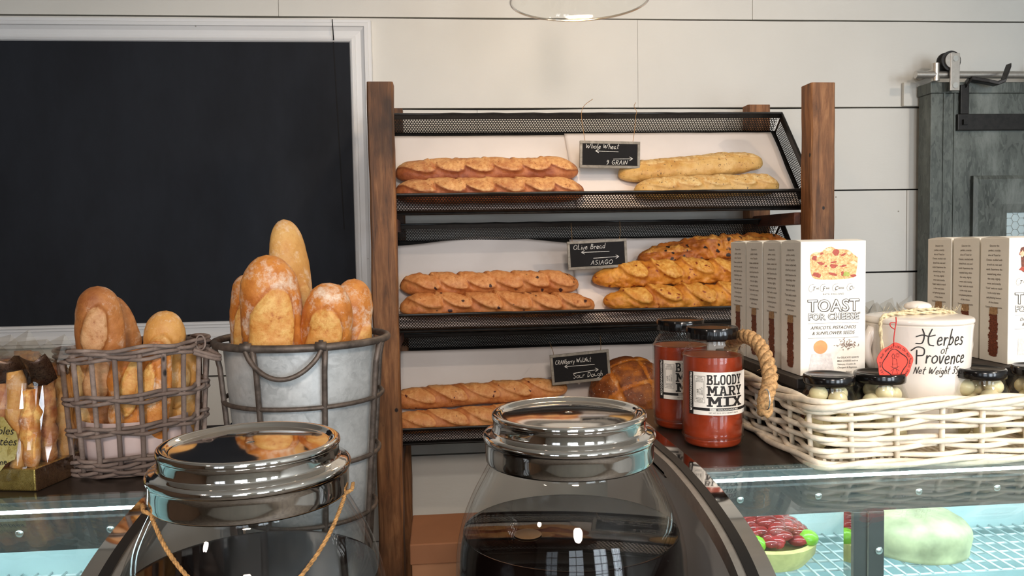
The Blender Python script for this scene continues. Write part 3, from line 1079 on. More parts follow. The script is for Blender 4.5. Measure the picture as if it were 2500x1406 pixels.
# parchment sheets on the tray floors
def sheet(name, zb, x0, x1, s0, s1, label, wob=.004, seed=0, lift=.002, bow=0.0):
    m = MB()
    nx, ny = 60, 24
    vs, fs = [], []
    for j in range(ny + 1):
        for i in range(nx + 1):
            x = x0 + (x1 - x0) * i / nx
            s1x = s1 + bow * math.sin(PI * i / nx) ** 2
            s = s0 + (s1x - s0) * j / ny
            n_ = lift + abs(nz(x * 5, s * 6, seed)) * wob
            vs.append(tray_pt(x, s, n_, zb))
    for j in range(ny):
        for i in range(nx):
            a = j * (nx + 1) + i
            fs.append((a, a + 1, a + nx + 2, a + nx + 1))
    m.add(vs, fs)
    o = m.build(name, M_['paper'], org=tuple(tray_pt((x0 + x1) / 2, s0, 0, zb)), smooth='all')
    sl = o.modifiers.new('thick', 'SOLIDIFY')
    sl.thickness = .0003
    return tag(o, label, 'paper', 'parchment sheets lining the trays')


def sheet3(*a, **k):
    return sheet(*a, **k)


sheet('parchment_sheet', TRAYS[0][0], -.15, .40, .004, .318, 'white parchment under the whole wheat loaves in the top tray', seed=1)
sheet('parchment_sheet', TRAYS[0][0], .375, 1.015, .004, .32, 'white parchment under the nine grain loaves, its left edge behind the top sign', seed=2, lift=.0075, wob=.006)
sheet('parchment_sheet', TRAYS[1][0], -.15, .41, .004, .312, 'wavy parchment behind the olive loaves in the middle tray', seed=3, wob=.008, bow=.03)
sheet('parchment_sheet', TRAYS[1][0], .385, 1.015, .004, .318, 'parchment under the yellow asiago loaves in the middle tray', seed=4, lift=.011)
sheet('parchment_sheet', TRAYS[2][0], -.15, 1.015, .004, .305, 'long parchment sheet under the cranberry loaves and sourdough in the bottom tray', seed=5, lift=.006)


# ------------------------------------------------------------------ bread
def baguette_geo(L, rad, cuts, alpha=25, pl=.05, ql=.016, seed=0, bend=0.0, flat_=.88, endp=-.6, tip=(1, 1), wcenter=.15, ridge=.004, N=150, M2=52, rough=.0022, twist=0.0):
    vs, at_ = [], []
    al = R(alpha)
    for i in range(N + 1):
        t_ = i / N
        u = 2 * t_ - 1
        x = u * L / 2
        tp = tip[0] if u < 0 else tip[1]
        env = max(1 - abs(u) ** (endp * tp), 0) ** .5 if endp > 0 else max(1 - abs(u) ** (-endp * L / rad), 0) ** .5
        rr = rad * env * (1 + .06 * nz(t_ * 5, seed, 2) * 2)
        for k in range(M2):
            ph = 2 * PI * k / M2          # 0 = top (+z), positive towards -y
            ph = ph if ph <= PI else ph - 2 * PI
            w = rad * ph
            best, edge, side = 0.0, 0.0, 0
            for (c, wo) in cuts:
                dx, dw = x - c, w - wcenter * rad - wo
                p = dx * math.cos(al) + dw * math.sin(al)
                q = -dx * math.sin(al) + dw * math.cos(al)
                mm = 1 - (p / pl) ** 2 - (q / ql) ** 2 + (.16 if seed < 20 else .34) * noise.noise(Vector((x * 34, w * 34, seed + c * 9))) if abs(p) < pl * 1.6 and abs(q) < ql * 1.9 else -9
                if mm > -1.5:
                    g = 1 / (1 + math.exp(-mm * 7))
                    e = math.exp(-(mm / .28) ** 2)
                    if g > best:
                        best = g
                    if e > edge:
                        edge, side = e, q
            r = rr + env * (best * ridge * 1.2 - edge * ridge * .45 + (edge * ridge * 1.1 if side > 0 else 0))
            r += env * rough * (noise.noise(Vector((x * 38, w * 38, seed))) + .5 * noise.noise(Vector((x * 110, w * 110, seed + 3))))
            z = r * math.cos(ph) * (flat_ if math.cos(ph) > 0 else flat_ * .72)
            y = -r * math.sin(ph)
            z += bend * (1 - u * u)
            y += twist * math.sin(u * PI)
            vs.append((x, y, z))
            at_.append(best)
    fs = []
    for i in range(N):
        for k in range(M2):
            l = (k + 1) % M2
            fs.append((i * M2 + k, (i + 1) * M2 + k, (i + 1) * M2 + l, i * M2 + l))
    return vs, fs, at_


def place(vs, c, ax, upv):
    """local x -> ax, local z -> as near upv as possible"""
    X = Vector(ax).normalized()
    Z = Vector(upv)
    Z = (Z - X * Z.dot(X)).normalized()
    Y = Z.cross(X)
    c = Vector(c)
    return [c + X * v[0] + Y * v[1] + Z * v[2] for v in vs]


def loaf(name, mat, c, ax, up, label, cat, group, **kw):
    vs, fs, a = baguette_geo(**kw)
    m = MB()
    m.add(place(vs, c, ax, up), fs, a)
    o = m.build(name, mat, org=tuple(c), smooth='all')
    return tag(o, label, cat, group)


def even(n, L, k=.86):
    return [(-L / 2 * k + L * k * (i + .5) / n, 0) for i in range(n)]


TU = (0, -.45, .9)
BG = 'baguettes lying in the rack trays'
loaf('baguette', BR['wheat'], tray_pt(.134, .123, .034, ZB), (1, 0, .008), TU, 'brown whole wheat baguette, upper of the two at the left of the top tray', 'bread', BG,
     L=.512, rad=.0405, cuts=even(6, .515, .92), alpha=24, pl=.056, ql=.0245, seed=1, wcenter=.22, ridge=.0070, rough=.0022)
loaf('baguette', BR['wheat'], tray_pt(.137, .043, .034, ZB), (1, 0, 0), TU, 'brown whole wheat baguette half hidden behind the lip of the top tray', 'bread', BG,
     L=.52, rad=.040, cuts=even(6, .52, .92), alpha=28, pl=.056, ql=.026, seed=2, wcenter=.12, ridge=.0070, rough=.0022)
loaf('baguette', BR['grain'], tray_pt(.713, .125, .040, ZB), (1, -.02, .075), TU, 'pale nine grain baguette, upper of the two at the right of the top tray', 'bread', BG,
     L=.42, rad=.037, cuts=even(4, .415, .9), alpha=16, pl=.065, ql=.017, seed=3, wcenter=-.2, ridge=.004, rough=.003)
loaf('baguette', BR['grain'], tray_pt(.742, .045, .039, ZB), (1, 0, .03), TU, 'pale nine grain baguette half hidden behind the lip of the top tray', 'bread', BG,
     L=.415, rad=.037, cuts=even(5, .415, .9), alpha=22, pl=.055, ql=.021, seed=4, wcenter=.1, ridge=.005, rough=.003)
Z2 = TRAYS[1][0]
loaf('baguette', BR['olive'], tray_pt(.135, .127, .035, Z2), (1, 0, -.012), TU, 'olive baguette with purple olive pieces, upper of the pair in the middle tray', 'bread', BG,
     L=.505, rad=.0385, cuts=even(6, .505, .9), alpha=27, pl=.055, ql=.0235, seed=5, wcenter=.3, ridge=.0075, rough=.004, twist=.004)
loaf('baguette', BR['olive'], tray_pt(.153, .05, .036, Z2), (1, 0, -.01), TU, 'olive baguette half hidden behind the lip of the middle tray', 'bread', BG,
     L=.54, rad=.037, cuts=even(6, .54, .9), alpha=30, pl=.055, ql=.025, seed=6, wcenter=.1, ridge=.0075, rough=.004, twist=-.004)
loaf('baguette', BR['raisin'], tray_pt(.80, .229, .049, Z2), (1, .02, .09), TU, 'dark knobbly loaf with raisins, topmost of the asiago pile', 'bread', BG,
     L=.46, rad=.046, cuts=[(-.15, .01), (-.02, -.012), (.1, .012)], alpha=12, pl=.07, ql=.014, seed=7, wcenter=.2, ridge=.007, rough=.012, endp=-.3)
loaf('baguette', BR['asiago'], tray_pt(.655, .137, .045, Z2), (1, 0, .02), TU, 'golden asiago loaf in the middle of the pile behind the cracker boxes', 'bread', BG,
     L=.46, rad=.043, cuts=[(-.12, .0), (-.02, .006), (.07, -.004), (.16, 0)], alpha=40, pl=.05, ql=.027, seed=8, wcenter=.2, ridge=.008, rough=.008, endp=-.4, bend=.008)
loaf('baguette', BR['asiago'], tray_pt(.675, .055, .045, Z2), (1, 0, .012), TU, 'golden asiago loaf lowest in the pile, against the middle tray lip', 'bread', BG,
     L=.46, rad=.040, cuts=[(-.14, .0), (-.06, -.004), (.04, .004), (.14, 0)], alpha=38, pl=.05, ql=.026, seed=9, wcenter=.2, ridge=.008, rough=.007, endp=-.45)
Z3 = TRAYS[2][0]
loaf('baguette', BR['cranberry'], tray_pt(.10, .125, .042, Z3), (1, -.01, .045), TU, 'speckled cranberry walnut baguette, upper of the pair in the bottom tray', 'bread', BG,
     L=.50, rad=.0355, cuts=even(5, .5, .9), alpha=30, pl=.06, ql=.021, seed=10, wcenter=.2, ridge=.004, rough=.003)
loaf('baguette', BR['cranberry'], tray_pt(.10, .048, .040, Z3), (1, 0, .03), TU, 'speckled cranberry walnut baguette half hidden behind the bottom tray lip', 'bread', BG,
     L=.50, rad=.036, cuts=even(5, .5, .9), alpha=30, pl=.06, ql=.021, seed=11, wcenter=.2, ridge=.004, rough=.003)

# round sourdough
m = MB()
bc = tray_pt(.523, .115, .058, Z3)
N, M2 = 90, 110
vs, fs, aa = [], [], []
up = Vector((-.15, -.62, .75)).normalized()
for i in range(N + 1):
    th = PI * i / N
    for k in range(M2):
        ph = 2 * PI * k / M2
        d = Vector((math.sin(th) * math.cos(ph), math.sin(th) * math.sin(ph), math.cos(th)))
        # noughts-and-crosses slashes round a floured square
        gx, gy = abs(d.x), abs(d.y)
        g = 0
        if d.z > .05:
            g = max(math.exp(-((gx - .42) / .055) ** 2), math.exp(-((gy - .42) / .055) ** 2)) * min(1, d.z * 4)
        sq = 1.0 if d.z > 0 and ((gx < .37 and gy < .37) or (gx > .47 and gy < .37) or (gy > .47 and gx < .37)) else 0
        r = 1 - .05 * g + .03 * noise.noise(d * 5) + .010 * noise.noise(d * 18)
        vs.append((d.x * .112 * r, d.y * .105 * r, d.z * .080 * r))
        aa.append(sq * .9)
for i in range(N):
    for k in range(M2):
        l = (k + 1) % M2
        fs.append((i * M2 + k, (i + 1) * M2 + k, (i + 1) * M2 + l, i * M2 + l))
m.add(place(vs, bc, (1, .1, .25), up), fs, aa)
tag(m.build('sourdough_loaf', BR['boule'], org=tuple(bc), smooth='all'), 'round brown sourdough loaf with crossed cuts and floured squares in the bottom tray', 'bread')

# small chalk signs hanging from the trays
def sign(c4, y, lines, label, strings, ss=1):
    P = [at(u, v, y) for u, v in c4]
    o = (P[0] + P[1] + P[2] + P[3]) / 4
    ux = ((P[1] - P[0]) + (P[2] - P[3])) / 2
    uz = ((P[0] - P[3]) + (P[1] - P[2])) / 2
    W_, H_ = ux.length, uz.length
    ux.normalize()
    uz = (uz - ux * uz.dot(ux)).normalized()
    n = uz.cross(ux) * -1
    if n.y > 0:
        n = -n
    t_ = thing('chalk_sign', label, 'sign', tuple(o), 'small chalk signs on the rack')
    fnn = lambda a, b, d=0: tuple(o + ux * a + uz * b + n * d)
    m = MB(); m.obox(o, ux * (W_ / 2 - .004), uz * (H_ / 2 - .004), n * .002)
    m.build('slate', M_['sign_black'], t_)
    m = MB()
    b = .0075
    for (cx, cz, hx, hz) in ((0, H_ / 2 - b / 2, W_ / 2, b / 2), (0, -H_ / 2 + b / 2, W_ / 2, b / 2), (-W_ / 2 + b / 2, 0, b / 2, H_ / 2 - b), (W_ / 2 - b / 2, 0, b / 2, H_ / 2 - b)):
        m.obox(o + ux * cx + uz * cz, ux * hx, uz * hz, n * .004)
    m.build('frame', M_['sign_frame'], t_, bevel=.001)
    m = MB()
    fx = lambda a, b: fnn(a, b, .0026)
    for (s, x, y_, h, sp) in lines['text']:
        hand(m, s, h, .0011, fx, x * W_, y_ * H_, spread=sp, seed=ss)
    for (x0, y0, x1, y1) in lines['arrow']:
        a, b2 = (x0 * W_, y0 * H_), (x1 * W_, y1 * H_)
        ribbon(m, [a, b2], .0013, fx)
        sg = 1 if x1 > x0 else -1
        for dz in (.005, -.005):
            ribbon(m, [b2, (b2[0] - sg * .009, b2[1] + dz)], .0013, fx)
    m.build('lettering', M_['chalk'], t_)
    for pts in strings:
        m = MB()
        m.tube(cr([tuple(at(u, v, yy)) for u, v, yy in pts], 6), .0008, 6)
        m.build('string', M_['twine'], t_, smooth='all')
    return t_


sign([(1412, 343), (1558, 347), (1566, 411), (1418, 410)], 2.215,
     {'text': [('Whole Wheat', -.40, .22, .0135, 1.28), ('9 GRAIN', -.06, -.36, .0125, 1.45)], 'arrow': [(.14, .11, -.24, .13), (.06, -.16, .38, -.14)]},
     'small black chalk sign reading Whole Wheat and 9 Grain hanging in the top tray',
     [[(1428, 343, 2.215), (1424, 318, 2.29), (1420, 290, 2.335), (1420, 272, 2.343), (1428, 256, 2.335), (1447, 242, 2.32)],
      [(1545, 346, 2.215), (1549, 320, 2.29), (1552, 285, 2.335), (1554, 272, 2.343), (1548, 260, 2.335), (1552, 250, 2.33)]], 1)
sign([(1380, 590), (1526, 583), (1535, 650), (1391, 660)], 2.22,
     {'text': [('OLive Bread', -.40, .20, .0145, 1.3), ('ASIAGO', -.12, -.36, .0125, 1.6)], 'arrow': [(.2, .08, -.27, .10), (-.07, -.13, .36, -.12)]},
     'small black chalk sign reading Olive Bread and Asiago hanging in the middle tray',
     [[(1397, 590, 2.22), (1396, 575, 2.30), (1394, 545, 2.34)], [(1512, 584, 2.22), (1514, 568, 2.30), (1513, 540, 2.34)]], 2)
sign([(1338, 868), (1482, 853), (1495, 925), (1352, 940)], 2.19,
     {'text': [('CRANberry WaLNut', -.42, .17, .0125, 1.02), ('Sour Dough', -.14, -.34, .0145, 1.25)], 'arrow': [(.24, .05, -.27, .08), (-.13, -.17, .30, -.13)]},
     'small black chalk sign reading Cranberry Walnut and Sour Dough beside the round loaf',
     [[(1352, 868, 2.19), (1350, 858, 2.26), (1342, 835, 2.34)], [(1466, 855, 2.19), (1467, 845, 2.26), (1465, 818, 2.34)]], 3)

# carton on the floor behind the table
ct = thing('cardboard_carton', 'brown cardboard carton standing low behind the left post of the bread rack', 'box', (.12, 2.0, -1.5))
m = MB(); m.box(-.085, .33, 1.86, 2.06, -1.5, -.735)
m.build('carton_body', M_['carton'], ct, bevel=.002)
m = MB(); m.box(-.089, .334, 1.856, 2.064, -.75, -.70)
m.build('carton_lid', flat('dark_cardboard', 'a97452', .8, var=.06, sc=6), ct, bevel=.003)
m = MB(); m.box(.10, .14, 1.8545, 2.0655, -.735, -.6985)
m.build('tape', flat('brown_tape', '8f6845', .3), ct)

# ------------------------------------------------------------------ display cases
PROF = [(.948, -.283), (.91, -.2845), (.853, -.289), (.798, -.297), (.756, -.307), (.723, -.320), (.697, -.337), (.675, -.362), (.66, -.395), (.65, -.44), (.645, -.50), (.642, -.60), (.64, -.75)]
PR3 = [(p.x, p.y) for p in cr([(a, b, 0) for a, b in PROF], 5)]


def offp(prof, d):
    out = []
    for i, (y, z) in enumerate(prof):
        a = prof[max(i - 1, 0)]
        b = prof[min(i + 1, len(prof) - 1)]
        ty, tz = b[0] - a[0], b[1] - a[1]
        l = math.hypot(ty, tz)
        out.append((y - tz / l * d * -1, z + ty / l * d * -1))
    return out


def arc_strip(mb, x0, x1, prof, d0, d1):
    A, B = offp(prof, d0), offp(prof, d1)
    n = len(prof)
    vs = [(x, y, z) for x in (x0, x1) for P in (A, B) for y, z in P]
    fs = []
    for i in range(n - 1):
        for off in (0,):
            a0, b0, a1, b1 = i, n + i, 2 * n + i, 3 * n + i
            fs += [(a0, a0 + 1, a1 + 1, a1), (b0, b1, b1 + 1, b0 + 1), (a0, b0, b0 + 1, a0 + 1), (a1, a1 + 1, b1 + 1, b1)]
    fs += [(0, 2 * n, 3 * n, n), (n - 1, 2 * n - 1, 4 * n - 1, 3 * n - 1)]
    mb.add(vs, fs)


def case(xe, xf, label, sgn):
    """display case: xe = visible end, xf = far end; sgn +1 when it runs to +x from xe"""
    a, b = min(xe, xf), max(xe, xf)
    t_ = thing('display_case', label, 'display case', ((a + b) / 2, 1.0, -1.5), 'curved glass display cases')
    gx0 = xe + sgn * .036
    lo, hi = min(gx0, xf), max(gx0, xf)
    m = MB(); m.box(min(xe, xf), max(xe, xf), .957, 1.325, -.293, -.285)
    m.build('counter_top', M_['darksteel'], t_, bevel=.0015)
    m = MB(); m.box(lo, hi, .938, .957, -.2915, -.2825)
    st = m.build('front_strip', M_['stripsteel'], t_)
    m = MB()
    x = lo + .01
    i = 0
    while x < hi and i < 95:
        m.ellip((x, .9475, -.2825), .0014, .0014, .0006, 6, 4)
        x += .0052
        i += 1
    m.build('rivet', M_['screw'], st)
    m = MB(); arc_strip(m, lo, hi, PR3, 0, .005)
    m.build('curved_glass', M_['case_glass'], t_, smooth=True)
    # end panel, gasket and chrome trims following the curve
    poly = [(1.325, -.29), (.957, -.29)] + offp(PR3, .010) + [(.64, -1.45), (1.325, -1.45)]
    m = MB(); m.prism(poly, 'x', *sorted((xe + sgn * .004, xe + sgn * .014)))
    m.build('end_panel', M_['panel'], t_)
    full = [(1.325, -.2855), (1.1, -.2855)] + PR3
    m = MB(); arc_strip(m, *sorted((xe, xe + sgn * .008)), full, -.006, .012)
    m.build('outer_trim', M_['steel'], t_, smooth=True)
    m = MB(); arc_strip(m, *sorted((xe + sgn * .008, xe + sgn * .019)), full, -.002, .014)
    m.build('gasket', M_['blackrub'], t_, smooth=True)
    m = MB(); arc_strip(m, *sorted((xe + sgn * .019, xe + sgn * .036)), full, -.006, .012)
    m.build('chrome_trim', M_['chrome'], t_, smooth=True)
    m = MB(); m.box(lo, hi, .66, 1.32, -1.45, -.80); m.box(lo, hi, .655, .66, -1.45, -.75)
    m.build('plinth', M_['panel'], t_)
    m = MB(); m.box(lo, hi, 1.312, 1.325, -.80, -.293)
    m.build('rear_door_panel', M_['caseback'], t_)
    m = MB(); m.box(lo, hi, 1.11, 1.126, -.402, -.293)
    hr = m.build('header_rail', M_['caseframe'], t_)
    for sx in (.119, .237, .392, .515, .65, .78, .9, 1.04):
        x = gx0 + sgn * sx
        m = MB()
        m.ellip((x, 1.1095, -.376), .0062, .003, .0062, 12, 6)
        m.build('screw', M_['screw'], hr, smooth='all')
    for k, sx in enumerate((.3135, .76)):
        x = gx0 + sgn * sx
        m = MB(); m.box(x - .025, x + .025, 1.108, 1.126, -.79, -.402)
        so = m.build('door_stile', M_['caseframe'], t_, bevel=.002)
        m = MB(); m.box(x - .029, x - .025, 1.104, 1.126, -.79, -.402); m.box(x - .003, x - .001, 1.1055, 1.1085, -.79, -.402)
        m.build('edge_strip', M_['chrome'], so)
        m = MB(); m.ellip((x + .016, 1.1075, -.462), .0062, .003, .0062, 12, 6)
        m.build('screw', M_['screw'], so, smooth='all')
    m = MB(); m.tube([(lo + .005, .985, -.304), (hi - .01, .985, -.304)], .0065, 12)
    m.build('light_tube', M_['tube'], t_, smooth='all')
    m = MB(); m.tube([(lo + .005, 1.16, -.312), (hi - .01, 1.16, -.312)], .009, 12)
    m.build('light_tube', M_['added_tube'], t_, smooth='all')  # extra tube hidden by the header, added to brighten the space behind the doors
    m = MB(); m.box(lo, hi, 1.116, 1.119, -.79, -.402)
    m.build('sliding_glass_door', M_['pane'], t_)
    # coated wire shelf
    m = MB()
    for y in [1.135 + .034 * k for k in range(6)]:
        m.tube([(lo + .004, y, -.514), (hi - .004, y, -.514)], .0022, 6)
    n = int((hi - lo) / .022)
    for k in range(n):
        x = lo + .012 + k * .022
        m.tube([(x, 1.13, -.5105), (x, 1.31, -.5105)], .0018, 5)
    m.build('wire_shelf', M_['shelfwire'], t_, smooth='all')
    m = MB(); m.box(xf - sgn * .01 - .004, xf - sgn * .01 + .004, .70, 1.312, -.80, -.31)
    m.build('far_end_panel', M_['caseback'], t_)
    m = MB(); m.box(lo, hi, .665, 1.31, -.80, -.79)
    m.build('case_floor', M_['caseback'], t_)
    return t_


case(.27, 1.75, 'glass display case with tarts inside, under the red jars and the white wicker basket', 1)
case(-.30, -1.5, 'glass display case with a bright tube light, under the pastry bag and round wicker basket', -1)

# cakes inside the right-hand case
tt = thing('fruit_tart', 'tart topped with red fruit and lime pieces inside the glass case', 'cake', (.505, 1.222, -.508))
m = MB(); m.lathe([(.001, 0), (.066, 0), (.080, .018), (.082, .034), (.074, .036), (.070, .026), (.001, .026)], (.505, 1.222, -.508), 48)
m.build('crust', M_['tart_dough'], tt, smooth=True)
m = MB()
random.seed(3)
for i in range(95):
    a, r = random.uniform(0, 2 * PI), .060 * math.sqrt(random.random())
    m.ellip((.505 + r * math.cos(a), 1.222 + r * math.sin(a), -.468 + .032 * (1 - (r / .06) ** 2)), random.uniform(.010, .018), random.uniform(.010, .017), .008, 10, 7)
m.build('fruit_topping', M_['tart_fruit'], tt, smooth='all')
for x, y in ((.470, 1.166), (.560, 1.180), (.475, 1.280)):
    m = MB(); m.ellip((x, y, -.466), .017, .017, .013, 14, 8)
    m.build('lime_piece', M_['lime'], tt, smooth='all')
ck = thing('green_iced_cake', 'pale green domed cake on the wire shelf of the glass case', 'cake', (.762, 1.222, -.508))
m = MB()
vs, fs = [], []
prof = [(.001, 0), (.080, 0), (.088, .012), (.092, .028), (.087, .042), (.070, .052), (.045, .058), (.02, .061), (.001, .062)]
pp = cr([(a, b, 0) for a, b in prof], 3)
m.lathe([(max(p.x * .90, .001), p.y * 1.1) for p in pp], (.762, 1.222, -.508), 56)
m.v = [(x + .002 * nz(x, y, z, 60), y + .002 * nz(y, z, x, 60), z + (.003 * nz(x, y, z, 45) if z > -.50 else 0)) for x, y, z in m.v]
m.build('icing', M_['frost'], ck, smooth='all')

# ------------------------------------------------------------------ serving table and the two big jars
tb = thing('serving_table', 'plain dark serving table under the two big glass jars and metal bucket', 'table', (0, .85, -1.5))
m = MB(); m.box(-.285, .255, .58, 1.275, -.575, -.55)
m.build('tabletop', M_['crate'], tb, bevel=.003)
for x in (-.26, .23):
    for y in (.61, 1.245):
        m = MB(); m.box(x - .02, x + .02, y - .02, y + .02, -1.5, -.575)
        m.build('leg', M_['crate'], tb)


def lathe_shell(mb, outer, th, c, seg=96):
    pin = []
    for i, (r, z) in enumerate(outer):
        a = outer[max(i - 1, 0)]
        b = outer[min(i + 1, len(outer) - 1)]
        tr_, tz = b[0] - a[0], b[1] - a[1]
        l = math.hypot(tr_, tz)
        pin.append((max(r - tz / l * th, .0008), z + tr_ / l * th))
    mb.lathe(outer + pin[::-1], c, seg, closed=True)


def bigjar(cx, cy, label, foam=False):
    """lid top is at z = -.173"""
    B = -.549
    ZT = -.173
    t_ = thing('glass_jar', label, 'jar', (cx, cy, B), 'big glass jars of cold coffee')
    body = [(.0008, B + .006), (.085, B), (.10, B + .004), (.112, B + .02), (.119, B + .06), (.1205, B + .12), (.1205, -.355), (.1195, -.325), (.117, -.305), (.1115, -.283), (.103, -.262), (.093, -.243), (.086, -.230), (.083, -.222), (.083, -.205)]
    pp = [(p.x, p.y) for p in cr([(a, b, 0) for a, b in body], 5)]
    m = MB(); lathe_shell(m, pp, .0035, (cx, cy, 0))
    m.build('jar_body', M_['glass'], t_, smooth='all')
    # coffee
    LZ = -.297
    ins = [(r - .0042, z) for r, z in pp if z < LZ - .001 and r > .02]
    rl_ = [p for p in ins][-1][0]
    m = MB(); m.lathe([(.001, B + .010)] + [(r, max(z, B + .010)) for r, z in ins] + [(rl_, LZ), (rl_ - .003, LZ - .0006), (.001, LZ - .0006)], (cx, cy, 0), 96)
    co = m.build('coffee', M_['coffee'], t_, smooth=True)
    # chrome lid
    lid = [(.0845, ZT - .049), (.0868, ZT - .048), (.0872, ZT - .030), (.0888, ZT - .027), (.0892, ZT - .0235), (.0870, ZT - .0205), (.0815, ZT - .0185), (.0790, ZT - .0165), (.0788, ZT - .008), (.0800, ZT - .0045), (.0792, ZT - .0010), (.0765, ZT), (.0735, ZT - .0008), (.0705, ZT - .0035), (.066, ZT - .0040), (.04, ZT - .0024), (.015, ZT - .0018), (.001, ZT - .0018)]
    pl_ = [(max(p.x, .001), p.y) for p in cr([(a, b, 0) for a, b in lid], 4)]
    inner = [(.001, ZT - .005), (.070, ZT - .007), (.0770, ZT - .012), (.0772, ZT - .020), (.0845, ZT - .026), (.0845, ZT - .049)]
    m = MB(); m.lathe(pl_ + inner, (cx, cy, 0), 128)
    m.build('lid', M_['chrome'], t_, smooth='all')
    return t_


j1 = bigjar(.128, .812, 'big glass jar of dark coffee with a chrome lid, before the bread rack')
m = MB()
m.lathe([(.001, 0), (.0135, 0), (.0145, .0008), (.0135, .0016), (.001, .0016)], (.082, .80, -.2975), 20)
m.build('floating_disc', flat('tan_disc', '7a5a3c', .5), j1, smooth=True)
jl = bigjar(-.1765, .735, 'big glass coffee jar with twine hanging round it, before the metal bucket')
# twine around the neck of that jar
jc = Vector((-.1765, .735, 0))


def jar_r(z):
    pts = [(-.355, .1205), (-.325, .1195), (-.305, .117), (-.283, .1115), (-.262, .103), (-.243, .093), (-.23, .086), (-.222, .083)]
    for (z0, r0), (z1, r1) in zip(pts[:-1], pts[1:]):
        if z <= z1:
            return r0 + (r1 - r0) * max(0, min(1, (z - z0) / (z1 - z0)))
    return .0875


tw = [(-95 + 0, 0)]
path = []
for k in range(-20, 21):
    f = k / 20                         # -1 left .. 1 right, hanging in front
    ang = -PI / 2 + R(12) + f * R(82)
    z = -.290 + .072 * abs(math.sin(f * R(82)))
    r = jar_r(z) + .003
    path.append((jc.x + r * math.cos(ang), jc.y + r * math.sin(ang), z))
m = MB()
P3 = cr(path, 4)
for s in range(3):
    pts = []
    for i, p in enumerate(P3):
        i0, i1 = max(i - 1, 0), min(i + 1, len(P3) - 1)
        T = (P3[i1] - P3[i0]).normalized()
        N = T.cross(Vector((0, 0, 1))).normalized()
        Bn = T.cross(N)
        a = i * .9 + s * 2 * PI / 3
        pts.append(p + (N * math.cos(a) + Bn * math.sin(a)) * .0009)
    m.tube(pts, .0011, 6)
for i in range(0, 60):
    a = 2 * PI * i / 60
m.tube([(jc.x + .0855 * math.cos(R(8) + R(164) * i / 40), jc.y + .0855 * math.sin(R(8) + R(164) * i / 40), -.2245) for i in range(41)], .0012, 6)
m.build('twine', M_['twine'], jl, smooth='all')

# ------------------------------------------------------------------ galvanised bucket in a wire frame
bx, by = -.1985, 1.152
bk = thing('metal_bucket', 'tall galvanised bucket in a rusty wire frame holding baguettes', 'bucket', (bx, by, -.549))


def brad(z):
    return .0745 + (z + .545) * (.108 - .0745) / (.545 - .131)


m = MB()
zt = -.134
out = [(brad(-.545) - .004, -.545), (brad(-.45), -.45), (brad(-.3), -.3), (brad(zt), zt)]
m.lathe([(.001, -.545)] + out + [(brad(zt) - .002, zt), (brad(-.3) - .002, -.3), (brad(-.545) - .006, -.54), (.001, -.54)], (bx, by, 0), 72)
m.build('pail', M_['galv'], bk, smooth=True)


def ringt(mb, r, z, tr_, c=(bx, by), seg=60):
    mb.tube([(c[0] + r * math.cos(2 * PI * i / seg), c[1] + r * math.sin(2 * PI * i / seg), z) for i in range(seg)], tr_, 10, closed=True)


m = MB(); ringt(m, .1185, -.128, .0052)
m.build('rim_ring', M_['wire'], bk, smooth='all')
for z in (-.208, -.288, -.370, -.452, -.540):
    m = MB(); ringt(m, brad(z) + .0078, z, .0032)
    m.build('hoop', M_['wire'], bk, smooth='all')
for k in range(8):
    a = R(-112 + 45 * k)
    m = MB()
    m.tube([(bx + (brad(z) + .0075 + (.004 if z > -.15 else 0)) * math.cos(a), by + (brad(z) + .0075 + (.004 if z > -.15 else 0)) * math.sin(a), z) for z in (-.130, -.16, -.25, -.4, -.544)], .0038, 10)
    m.build('upright', M_['wire'], bk, smooth='all')
m = MB()
a0 = -93
pts = []
for k in range(21):
    f = k / 20
    aa_ = R(a0 - 23 + 46 * f)
    zz = -.132 - .034 * math.sin(PI * f) ** .75
    rr = .1225 + .004 * math.sin(PI * f)
    pts.append((bx + rr * math.cos(aa_), by + rr * math.sin(aa_), zz))
m.tube([(pts[0][0], pts[0][1] + .004, -.119)] + pts + [(pts[-1][0], pts[-1][1] + .004, -.119)], .0033, 10)
m.build('handle', M_['wire'], bk, smooth='all')
m = MB()
for q in (pts[0], pts[-1]):
    m.tube([(q[0] - .007, q[1] + .001, -.126), (q[0] + .007, q[1] + .001, -.126)], .0058, 10)
m.build('handle_eye', M_['wire'], bk, smooth='all')


def upright(top, bottom, rad, mat, label, group, face=(0, -1, 0), seed=0, cuts=None, tip=1.0, alpha=80, pl=.055, ql=.026, wc=0, rough=.0016, flat_=.86, endp=.7, cat='bread'):
    top, bottom = Vector(top), Vector(bottom)
    L = (top - bottom).length
    c = (top + bottom) / 2
    if cuts is None:
        cuts = [(L / 2 - .075, 0), (L / 2 - .155, .004), (L / 2 - .235, 0)]
    kw = dict(L=L, rad=rad, cuts=cuts, alpha=90 - alpha, pl=pl, ql=ql, seed=seed, flat_=flat_, endp=-endp, tip=(1, tip), wcenter=wc, ridge=.006, rough=rough, N=130, M2=56)
    return loaf('baguette', mat, c, top - bottom, face, label, cat, group, **kw)


